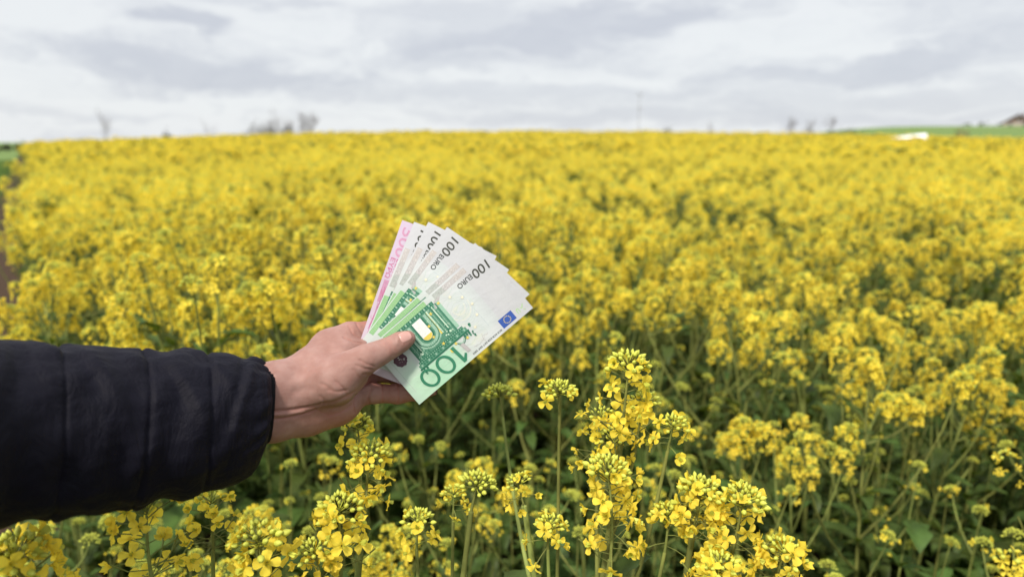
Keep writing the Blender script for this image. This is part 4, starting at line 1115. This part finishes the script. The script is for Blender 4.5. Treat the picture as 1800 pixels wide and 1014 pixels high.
# --- the rest of the field: one object of countless plants
def crop_sources():
    src = bpy.data.collections.new('rapeseed_sources')
    q = random.Random(55)
    def add(nm, mb): src.objects.link(bpy.data.objects.new(nm, mb.mesh(nm, PM)))
    for i in range(6):                    # single plants of middling detail
        tubes, heads, leaves = plan_plant(q, 1.0, 'crop'); mb = MB()
        for p, r in tubes: mb.tube(p[::2] if len(p) > 8 else p[::2], r[::2] if len(r) > 8 else r[::2], 3, S_, cap=False)
        for kind, hl, b, axd, s_ in heads: mb.merge(head_merged(q, kind, hl, 0, s_ * 1.1), frame_z(axd, q.uniform(0, 6)), b)
        for ti, p, yaw, pit, s_ in leaves:
            v, f = LEAF_LOW[0 if ti < 3 else 1]; mb.add(v @ (leaf_frame(yaw, pit) * s_).T + p, f, L_)
        add('a_plant_%d' % i, mb)
    for i in range(4):                    # patches of plants for far away
        mb = MB()
        for k in range(17):
            x, y = q.uniform(-.55, .55), q.uniform(-.55, .55); H = 1.0 * q.uniform(.78, 1.10)
            tubes, heads, leaves = plan_plant(q, H, 'crop')
            mb.tube(np.array([[x, y, H * .3], [x, y, H - .06]]), [.004, .003], 3, S_, cap=False)
            for kind, hl, b, axd, s_ in heads:
                if kind == 'bud': kind = 'small'; hl = .04
                hm, fl = head(q, kind, hl, 0, s_ * 1.45)
                fl = fl if kind != 'full' else fl[:-3]
                for var in range(5):
                    sel = [f_ for f_ in fl if f_[2] == var]
                    if sel: v, f, m = FL_LOW[var]; hm.batch(v, f, [a[0] * 1.15 for a in sel], [a[1] for a in sel], m)
                mb.merge(hm, frame_z(axd, 0.0), b + [x, y, 0])
            for ti, p, yaw, pit, s_ in leaves[::4]:
                v, f = LEAF_LOW[1]; mb.add(v @ (leaf_frame(yaw, pit) * s_ * 1.2).T + p + [x, y, .1], f, L_)
        add('b_patch_%d' % i, mb)
    for i in range(3):
        mb = MB()
        for k in range(2):
            b = np.array([q.uniform(-.05, .05), q.uniform(-.05, .05), 0]); tp = b + [q.uniform(-.08, .08), q.uniform(-.08, .08), q.uniform(.75, .95)]
            st = bez(b, (b + tp) / 2 + [q.uniform(-.04, .04), q.uniform(-.04, .04), 0], tp, 8); mb.tube(st, np.linspace(.005, .0015, 8), 4, S_)
            for j in range(17):
                t = q.uniform(.2, 1.0); p = st[min(7, int(t * 7))]; ti = q.choice((3, 4, 5)) if t < .55 else q.choice((0, 1, 2, 5))
                mb.add(LEAF[ti][0] @ (leaf_frame(q.uniform(0, 6.28), q.uniform(-.3, .7)) * q.uniform(.6, 1.1)).T + p, LEAF[ti][1], L_)
            if q.random() < .7: mb.merge(head_merged(q, 'bud', .015, 1, .8), frame_z(unit(st[-1] - st[-2])), tp)
        add('c_leafy_%d' % i, mb)
    return src

def crop_field():
    src = crop_sources()
    q = np.random.RandomState(9)
    P = []; rot = []; scl = []; kind = []
    def add(x, y, s_, k):
        P.append((x, y, float(hgt(x, y)))); rot.append((q.uniform(-.05, .05), q.uniform(-.05, .05), q.uniform(0, 6.28))); scl.append(s_); kind.append(k)
    nearset = np.array(NEAR)
    for x, y in scatter(30000, RN - .15, 17, 52, lambda r: 0.175 + 0.003 * r, 6):
        if math.hypot(x, y) < RN + .12 and np.min(np.hypot(nearset[:, 0] - x, nearset[:, 1] - y)) < .12: continue
        add(x, y, float(canopy(x, y)) * q.uniform(.80, 1.12), q.randint(0, 6))
    for a in (-1, 1):                     # a little beyond the frame on either side
        for _ in range(160):
            r = q.uniform(.9, 4.6); az = R(a * q.uniform(43.5, 62)); x, y = r * math.sin(az), r * math.cos(az)
            if crop_sd(x, y) > .12: add(x, y, float(canopy(x, y)) * q.uniform(.88, 1.08), q.randint(0, 6))
    for x, y in scatter(9000, .55, 5.5, 48, lambda r: .14, 12):   # leafy shoots without bloom, low between the stems
        if all((x - b[0]) ** 2 + (y - b[1]) ** 2 > .05 ** 2 for b in HERO_BASES): add(x, y, q.uniform(.62, .92), 10 + q.randint(0, 3))
    for x, y in scatter(70000, 16.5, 88, 48, lambda r: 0.60 + 0.004 * r, 8):
        if crop_sd(x, y) > 0.5: add(x, y, float(canopy(x, y)) * q.uniform(.88, 1.12), 6 + q.randint(0, 4))
    n = len(P); print('field instances', n)
    me = bpy.data.meshes.new('rapeseed_crop'); me.vertices.add(n); me.vertices.foreach_set('co', np.array(P).ravel())
    for nm, ty, dat in (('rot', 'FLOAT_VECTOR', np.array(rot).ravel()), ('scl', 'FLOAT', np.array(scl)), ('variant', 'INT', np.array(kind, int))):
        at_ = me.attributes.new(nm, ty, 'POINT'); at_.data.foreach_set('vector' if ty == 'FLOAT_VECTOR' else 'value', dat)
    o = mkobj('rapeseed_crop', me); tag(o, kind='stuff')
    tag(o, 'endless yellow rapeseed crop in bloom stretching back to the skyline', 'rapeseed crop')
    instancer(o, src)
def instancer(o, src):
    g = bpy.data.node_groups.new('scatter', 'GeometryNodeTree')
    g.interface.new_socket('Geometry', in_out='INPUT', socket_type='NodeSocketGeometry'); g.interface.new_socket('Geometry', in_out='OUTPUT', socket_type='NodeSocketGeometry')
    N = g.nodes; gi = N.new('NodeGroupInput'); go = N.new('NodeGroupOutput')
    ci = N.new('GeometryNodeCollectionInfo'); ci.inputs['Collection'].default_value = src; ci.inputs['Separate Children'].default_value = True; ci.inputs['Reset Children'].default_value = True
    ip = N.new('GeometryNodeInstanceOnPoints'); ip.inputs['Pick Instance'].default_value = True
    def attr(nm, ty):
        a = N.new('GeometryNodeInputNamedAttribute'); a.data_type = ty; a.inputs['Name'].default_value = nm
        return next(s_ for s_ in a.outputs if s_.enabled and s_.name == 'Attribute')
    e = N.new('FunctionNodeEulerToRotation')
    L = g.links.new
    L(gi.outputs[0], ip.inputs['Points']); L(ci.outputs[0], ip.inputs['Instance']); L(attr('variant', 'INT'), ip.inputs['Instance Index'])
    L(attr('rot', 'FLOAT_VECTOR'), e.inputs[0]); L(e.outputs[0], ip.inputs['Rotation']); L(attr('scl', 'FLOAT'), ip.inputs['Scale'])
    L(ip.outputs[0], go.inputs[0])
    md = o.modifiers.new('scatter', 'NODES'); md.node_group = g
crop_field()

# ------------------------------------------------------------------ beyond the crop
def bg(px, r):
    q = at(px, 240, 1.0) - CAMN; q = q / np.hypot(q[0], q[1])
    x, y = q[0] * r, q[1] * r
    return np.array([x, y, float(hgt(x, y))]), unit([q[1], -q[0], 0]), r / math.hypot(*((at(px, 240, 1.0) - CAMN)[:2])) / FPX   # base, sideways, metres per pixel
def row_z(px, py, r):
    q = at(px, py, 1.0) - CAMN; return CAM.z + q[2] / np.hypot(q[0], q[1]) * r
M_BARK = simple('bark', (0.17, 0.14, 0.14), 0.9, 0.25, 8)
M_TWIG = simple('twig', (0.16, 0.135, 0.14), 0.9, 0.2, 8)
M_SCRUB = simple('scrub_leaf', (0.045, 0.040, 0.016), 0.8, 0.4, 1.3, 0.15, (0.12, 0.12, 0.03))
M_DARK = simple('hedge_leaf', (0.032, 0.034, 0.020), 0.8, 0.4, 1.5)
M_GREENB = simple('shrub_leaf', (0.075, 0.10, 0.035), 0.8, 0.4, 1.5, 0.15, (0.12, 0.15, 0.03))
M_RUST = simple('rust_leaf', (0.16, 0.062, 0.038), 0.8, 0.3, 2)

def bare_tree(label, px, r, top_py, spread, seed, lean=0.0, depth=5, group=None):
    q = random.Random(seed); base, side, mpp = bg(px, r)
    Ht = row_z(px, top_py, r) - base[2]
    root = empty('bare_tree', base); tag(root, label, 'tree', group)
    tr, cr = MB(), MB()
    def grow(p, d, L, rad, lv):
        n = 4; pts = [p]; dd = d
        for _ in range(n):
            dd = unit(dd + np.array([q.gauss(0, .12), q.gauss(0, .12), .08])); pts.append(pts[-1] + dd * L / n)
        (tr if lv == 0 else cr).tube(pts, np.linspace(rad, rad * .6, n + 1), 6 if lv == 0 else 3, 0, cap=False)
        if lv >= depth: return
        for k in range(q.randint(3, 4) if lv else 5):
            a = q.uniform(0, 6.28); s_ = q.uniform(.35, .8) * spread; i = q.randint(2, n)
            nd = unit(dd + s_ * np.array([math.cos(a), math.sin(a), q.uniform(-.1, .5)]))
            grow(pts[i], nd, L * q.uniform(.55, .8), rad * .55, lv + 1)
    L0 = Ht * 0.36
    grow(np.zeros(3), unit([side[0] * lean, side[1] * lean, 1]), L0, max(.03, Ht * .010) * (1 if depth > 4 else .5), 0)
    v = np.concatenate(cr.V); k = Ht / max(np.percentile(v[:, 2], 90), .1)          # bring the crown to its height in the photo
    for b in (tr, cr): b.V = [a * k for a in b.V]
    tr.build('trunk', [M_BARK], root); cr.build('crown', [M_TWIG], root)

def shrub(name, label, cat, px0, px1, r, top_py, mat, seed, depth_m=None, group=None, n=None, rag=.25, leaf=None):
    q = np.random.RandomState(seed); pc = (px0 + px1) / 2; base, side, mpp = bg(pc, r)
    W = (px1 - px0) * mpp / 2; Ht = row_z(pc, top_py, r) - base[2]; Dp = depth_m or min(W, 1.5)
    fw = np.array([side[1], -side[0], 0]) * -1
    root = empty(name, base); tag(root, label, cat, group)
    n = n or int(500 + 220 * W * 2); s0 = leaf or max(.05, min(.16, Ht * .09))
    # lumpy outline: many overlapping clumps
    nc = max(5, int(W * 3.0)); cu = q.uniform(-1, 1, nc); ch = q.uniform(.55, 1.0, nc) * (1 - .35 * np.abs(cu) ** 3)
    i = q.randint(0, nc, n); d = q.normal(size=(n, 3)); d /= np.linalg.norm(d, axis=1)[:, None]; rad = q.uniform(.4, 1, n) ** .5
    cw = max(.35 * Ht, W / nc * 1.8)
    u = cu[i] * max(W - cw * .6, .1) + d[:, 0] * rad * cw
    z = np.clip(ch[i] * Ht * (.62 + .38 * d[:, 2] * rad) * (1 + q.uniform(-rag, rag * .3, n)), .02, Ht * 1.03) * q.uniform(.35, 1, n) ** .35
    z = z * Ht / np.percentile(z, 97)
    w = d[:, 1] * rad * Dp
    c = u[:, None] * side + w[:, None] * fw + z[:, None] * np.array([0, 0, 1.])
    tv = np.array([[-.5, 0, 0], [0, -.32, .1], [.5, 0, 0], [0, .32, .1]]); tf = np.array([[0, 1, 2, 3]])
    ms = [frame_z(q.normal(size=3), q.uniform(0, 6)) * s0 * q.uniform(.7, 1.6) for _ in range(n)]
    mb = MB(); mb.batch(tv, tf, ms, c); mb.build('foliage', [mat], root)
    mb = MB()
    for k in range(max(4, nc)):
        b = side * cu[k % nc] * W * .8; t_ = b + side * q.uniform(-.2, .2) * Ht + np.array([0, 0, ch[k % nc] * Ht * .9])
        mb.tube(bez(b, (b + t_) / 2 + fw * .1, t_, 5), np.linspace(.03, .012, 5) * max(.5, Ht / 1.5), 4)
    mb.build('branches', [M_BARK], root)

shrub('hedge', 'low dark clipped hedge closing off the green field at the far left', 'hedge', -420, 55, 120, 256, M_DARK, 1, 1.2, n=26000, leaf=.2)
shrub('bush', 'small round dark bush poking over the skyline between the two left saplings', 'bush', 285, 302, 84, 236.5, M_DARK, 2, .6)
shrub('thicket', 'long low olive thicket on the skyline at the foot of the bare trees', 'thicket', 424, 520, 92, 222.5, M_SCRUB, 3, 1.5)
bare_tree('thin leaning sapling standing alone on the left skyline', 186, 100, 201, .45, 4, lean=-.25, depth=4)
bare_tree('small twiggy sapling on the skyline left of the olive thicket', 370, 105, 218, .8, 5, depth=4)
G1 = 'bare trees by the olive thicket'
bare_tree('sparse bare tree behind the right half of the olive thicket, shortest of its clump', 482, 125, 207, .9, 6, group=G1)
bare_tree('bare tree in the middle of the clump beside the olive thicket', 512, 128, 214, 1.0, 7, group=G1)
bare_tree('tall dense bare tree rising from the right end of the olive thicket', 531, 122, 202, .8, 8, group=G1)
bare_tree('bare tree standing outermost right in the clump by the olive thicket', 545, 126, 203, .75, 9, group=G1)
shrub('bush', 'tiny bush on the skyline just right of the utility pole', 'bush', 1169, 1178, 86, 229, M_DARK, 10, .4)
bare_tree('small bent sapling on the skyline halfway from the pole to the three bare trees', 1250, 95, 219, .8, 11, lean=.3, depth=4)
G2 = 'three bare trees on the right skyline'
bare_tree('slim bare tree, leftmost of the three on the right skyline', 1393, 180, 210, .65, 12, group=G2)
bare_tree('faint bare tree, middle one of the three on the right skyline', 1425, 200, 213, .7, 13, group=G2)
bare_tree('crooked bare tree, rightmost of the three on the right skyline', 1457, 185, 208, .75, 14, lean=.15, group=G2)
shrub('scrub', 'brown scrub strip at the feet of the three bare trees', 'scrub', 1404, 1446, 150, 229.5, M_DARK, 15, 1.0)
shrub('scrub', 'grey green scrub on the skyline right of the three bare trees', 'scrub', 1452, 1522, 170, 228.5, M_GREENB, 16, 1.0)
G3 = 'shrubs along the green ridge'
shrub('shrub', 'low shrub on the green ridge above the white mound', 'shrub', 1556, 1600, 300, 224, M_DARK, 17, 1.5, G3)
shrub('shrub', 'broad shrub halfway along the green ridge left of the house', 'shrub', 1686, 1704, 310, 217, M_GREENB, 18, 1.5, G3)
shrub('shrub', 'rounded shrub on the green ridge, second from the house', 'shrub', 1718, 1737, 315, 215.5, M_GREENB, 19, 1.5, G3)
shrub('shrub', 'dark shrub on the green ridge nearest the house', 'shrub', 1744, 1758, 318, 217, M_DARK, 20, 1.5, G3)
shrub('bush', 'rusty red bush at the far edge of the yellow crop below the house', 'bush', 1683, 1697, 96, 232, M_RUST, 22, .5)

def box(mb, c, h, m=0, rz=None):
    v = np.array([[x, y, z] for x in (-1, 1) for y in (-1, 1) for z in (-1, 1)], float) * np.asarray(h)
    if rz is not None: v = v @ rz.T
    mb.add(v + np.asarray(c), [(0, 1, 3, 2), (4, 6, 7, 5), (0, 4, 5, 1), (2, 3, 7, 6), (0, 2, 6, 4), (1, 5, 7, 3)], m)
def house():
    M_WALL = simple('house_plaster', (0.42, 0.36, 0.33), 0.9, 0.1, 2); M_GAB = simple('gable_timber', (0.13, 0.075, 0.055), 0.85, 0.25, 4)
    M_ROOF = simple('roof_tile', (0.060, 0.032, 0.026), 0.8, 0.3, 5); M_GLASS = simple('window_glass', (0.03, 0.035, 0.045), 0.1, spec=0.5); M_FR = simple('window_frame', (0.6, 0.58, 0.55), 0.6)
    r = 325; base, side, mpp = bg(1786, r); base[2] -= .3
    fw = unit([-base[0], -base[1], 0]); Rm = np.stack([side, -fw, np.array([0, 0, 1.])], 1)
    root = empty('house', base); tag(root, 'small house with dark roof, brown timber gable and pale walls at the far right', 'house')
    W = 44 * mpp / 2; hw = row_z(1786, 215.5, r) - base[2]; ha = row_z(1786, 201.5, r) - base[2]; D = 5.5
    mb = MB(); v = np.array([[-W, 0, 0], [W, 0, 0], [W, 2 * D, 0], [-W, 2 * D, 0]]); w = v + [0, 0, hw]
    mb.add(np.vstack([v, w]) @ Rm.T, [(0, 1, 5, 4), (1, 2, 6, 5), (2, 3, 7, 6), (3, 0, 4, 7)]); mb.build('wall', [M_WALL], root, False)
    mb = MB()
    for y in (0.0, 2 * D): mb.add(np.array([[-W, y, hw], [W, y, hw], [0, y, ha]]) @ Rm.T, [(0, 1, 2)])
    mb.build('gable', [M_GAB], root, False)
    mb = MB(); e = .6; t_ = .18; sl = (ha - hw) / W
    for s_ in (-1, 1):
        a = np.array([0, -e, ha + .02]); b = np.array([s_ * (W + e), -e, hw - e * sl + .02])
        P = [a, b, b + [0, 2 * D + 2 * e, 0], a + [0, 2 * D + 2 * e, 0]]; P += [p + [0, 0, t_] for p in P]
        mb.add(np.array(P) @ Rm.T, [(0, 1, 2, 3), (4, 7, 6, 5), (0, 4, 5, 1), (1, 5, 6, 2), (2, 6, 7, 3), (3, 7, 4, 0)])
    rf = mb.build('roof', [M_ROOF], root, False)
    mb = MB(); box(mb, np.array([W * .35, D * 1.2, ha + .1]) @ Rm.T, (.35, .35, .7), 0, Rm); mb.build('chimney', [M_GAB], rf, False)
    for x, z, s_ in ((-W * .5, hw * .5, .55), (W * .45, hw * .5, .55), (0, hw + (ha - hw) * .35, .5)):
        mb = MB(); box(mb, np.array([x, -.04, z]) @ Rm.T, (s_ + .1, .06, s_ * 1.2 + .1), 0, Rm); wo = mb.build('window', [M_FR], root, False)
        mb = MB(); box(mb, np.array([x, -.09, z]) @ Rm.T, (s_, .04, s_ * 1.2), 0, Rm); mb.build('pane', [M_GLASS], wo, False)
house()
def mound():
    m = simple('white_sheeting', (0.80, 0.80, 0.82), 0.45, 0.04, 3, bump=.3, bscale=6)
    r = 52; base, side, mpp = bg(1594, r); Ht = row_z(1600, 234.6, r) - base[2]
    fw = unit([-base[0], -base[1], 0]); W = 66 * mpp
    mb = MB(); V = []; n = 26; na = 18
    for i in range(n + 1):
        t = i / n; u = -W * .53 + W * 1.02 * t
        h = Ht * (0.76 + 0.24 * t ** .8) * (1 - max(0, (t - .94) / .06) ** 3 * .45); wd = 0.75 * (.45 + .55 * t ** .7)
        if i in (0, n): h *= .8; wd *= .55
        for j in range(na + 1):
            a = math.pi * j / na; c_, s_ = math.cos(a), math.sin(a)
            V.append(side * u + fw * wd * np.sign(c_) * abs(c_) ** .55 + np.array([0, 0, h * s_ ** .45 + .01 * math.sin(i * 2.1 + j)]))
    f = [(i * (na + 1) + j, (i + 1) * (na + 1) + j, (i + 1) * (na + 1) + j + 1, i * (na + 1) + j + 1) for i in range(n) for j in range(na)]
    k = len(V)
    mb.add(np.array(V), f)
    mb.add(np.array(V[:na + 1]), [(0, j, j + 1) for j in range(1, na)]); mb.add(np.array(V[-na - 1:]), [(0, j + 1, j) for j in range(1, na)])
    o = mb.build('covered_mound', [m]); o.location = base
    tag(o, 'low white sheeted mound tapering to the left, lying in the crop below the green ridge', 'covered mound')
mound()
def pole():
    r = 230; base, side, mpp = bg(1122, r); Ht = row_z(1122, 163, r) - base[2]
    m = simple('pole_wood', (0.26, 0.25, 0.26), 0.9, .2, 5); mi = simple('insulator', (0.3, 0.28, 0.27), .4)
    root = empty('utility_pole', base); tag(root, 'tall thin utility pole rising alone above the middle of the skyline', 'utility pole')
    mb = MB(); mb.tube([(0, 0, -.3), (0, 0, Ht * .5), (0, 0, Ht)], [.11, .09, .07], 8); mb.build('post', [m], root)
    for z, w in ((Ht - .8, 1.1), (Ht * .70, .9)):
        mb = MB(); mb.tube([side * -w + [0, 0, z], side * w + [0, 0, z]], [.07, .07], 5); c = mb.build('crossarm', [m], root)
        for u in (-.9, -.3, .3, .9):
            mb = MB(); mb.tube([side * w * u + [0, 0, z + .05], side * w * u + [0, 0, z + .32]], [.05, .07], 6); mb.build('insulator', [mi], c)
pole()

def grass():
    src = bpy.data.collections.new('grass_sources'); q = random.Random(2)
    m = simple('grass_blade', (0.12, 0.20, 0.05), 0.7, .3, 3, .2, (.15, .26, .04))
    for i in range(3):
        mb = MB()
        for k in range(60):
            x, y, a, h = q.gauss(0, .16), q.gauss(0, .16), q.uniform(0, 6.28), q.uniform(.05, .16); dx, dy = math.cos(a) * h * .5, math.sin(a) * h * .5
            n_ = np.array([-math.sin(a), math.cos(a), 0]) * .004; p = np.array([x, y, 0]); mid = p + [dx * .4, dy * .4, h * .6]; tp = p + [dx, dy, h]
            mb.add([p - n_, p + n_, mid + n_, mid - n_, tp], [(0, 1, 2, 3), (3, 2, 4, -1)])
        nm = 'tuft_%d' % i; src.objects.link(bpy.data.objects.new(nm, mb.mesh(nm, [m])))
    rs = np.random.RandomState(3); P = []
    tdir = np.array([-EN[1], EN[0]])
    while len(P) < 3500:
        t_ = rs.uniform(-2, 60); o_ = -0.85 - abs(rs.normal()) * (1.2 + t_ * .10)
        p = EP + tdir * t_ + EN * o_
        P.append((p[0], p[1], float(hgt(*p))))
    n = len(P); me = bpy.data.meshes.new('grass'); me.vertices.add(n); me.vertices.foreach_set('co', np.array(P).ravel())
    for nm, ty, dat in (('rot', 'FLOAT_VECTOR', np.stack([np.zeros(n), np.zeros(n), rs.uniform(0, 6.28, n)], 1).ravel()), ('scl', 'FLOAT', rs.uniform(.7, 1.5, n)), ('variant', 'INT', rs.randint(0, 3, n))):
        a_ = me.attributes.new(nm, ty, 'POINT'); a_.data.foreach_set('vector' if ty == 'FLOAT_VECTOR' else 'value', dat)
    o = mkobj('grass', me); tag(o, 'short green grass of the neighbouring field left of the crop', 'grass', kind='stuff'); instancer(o, src)
grass()
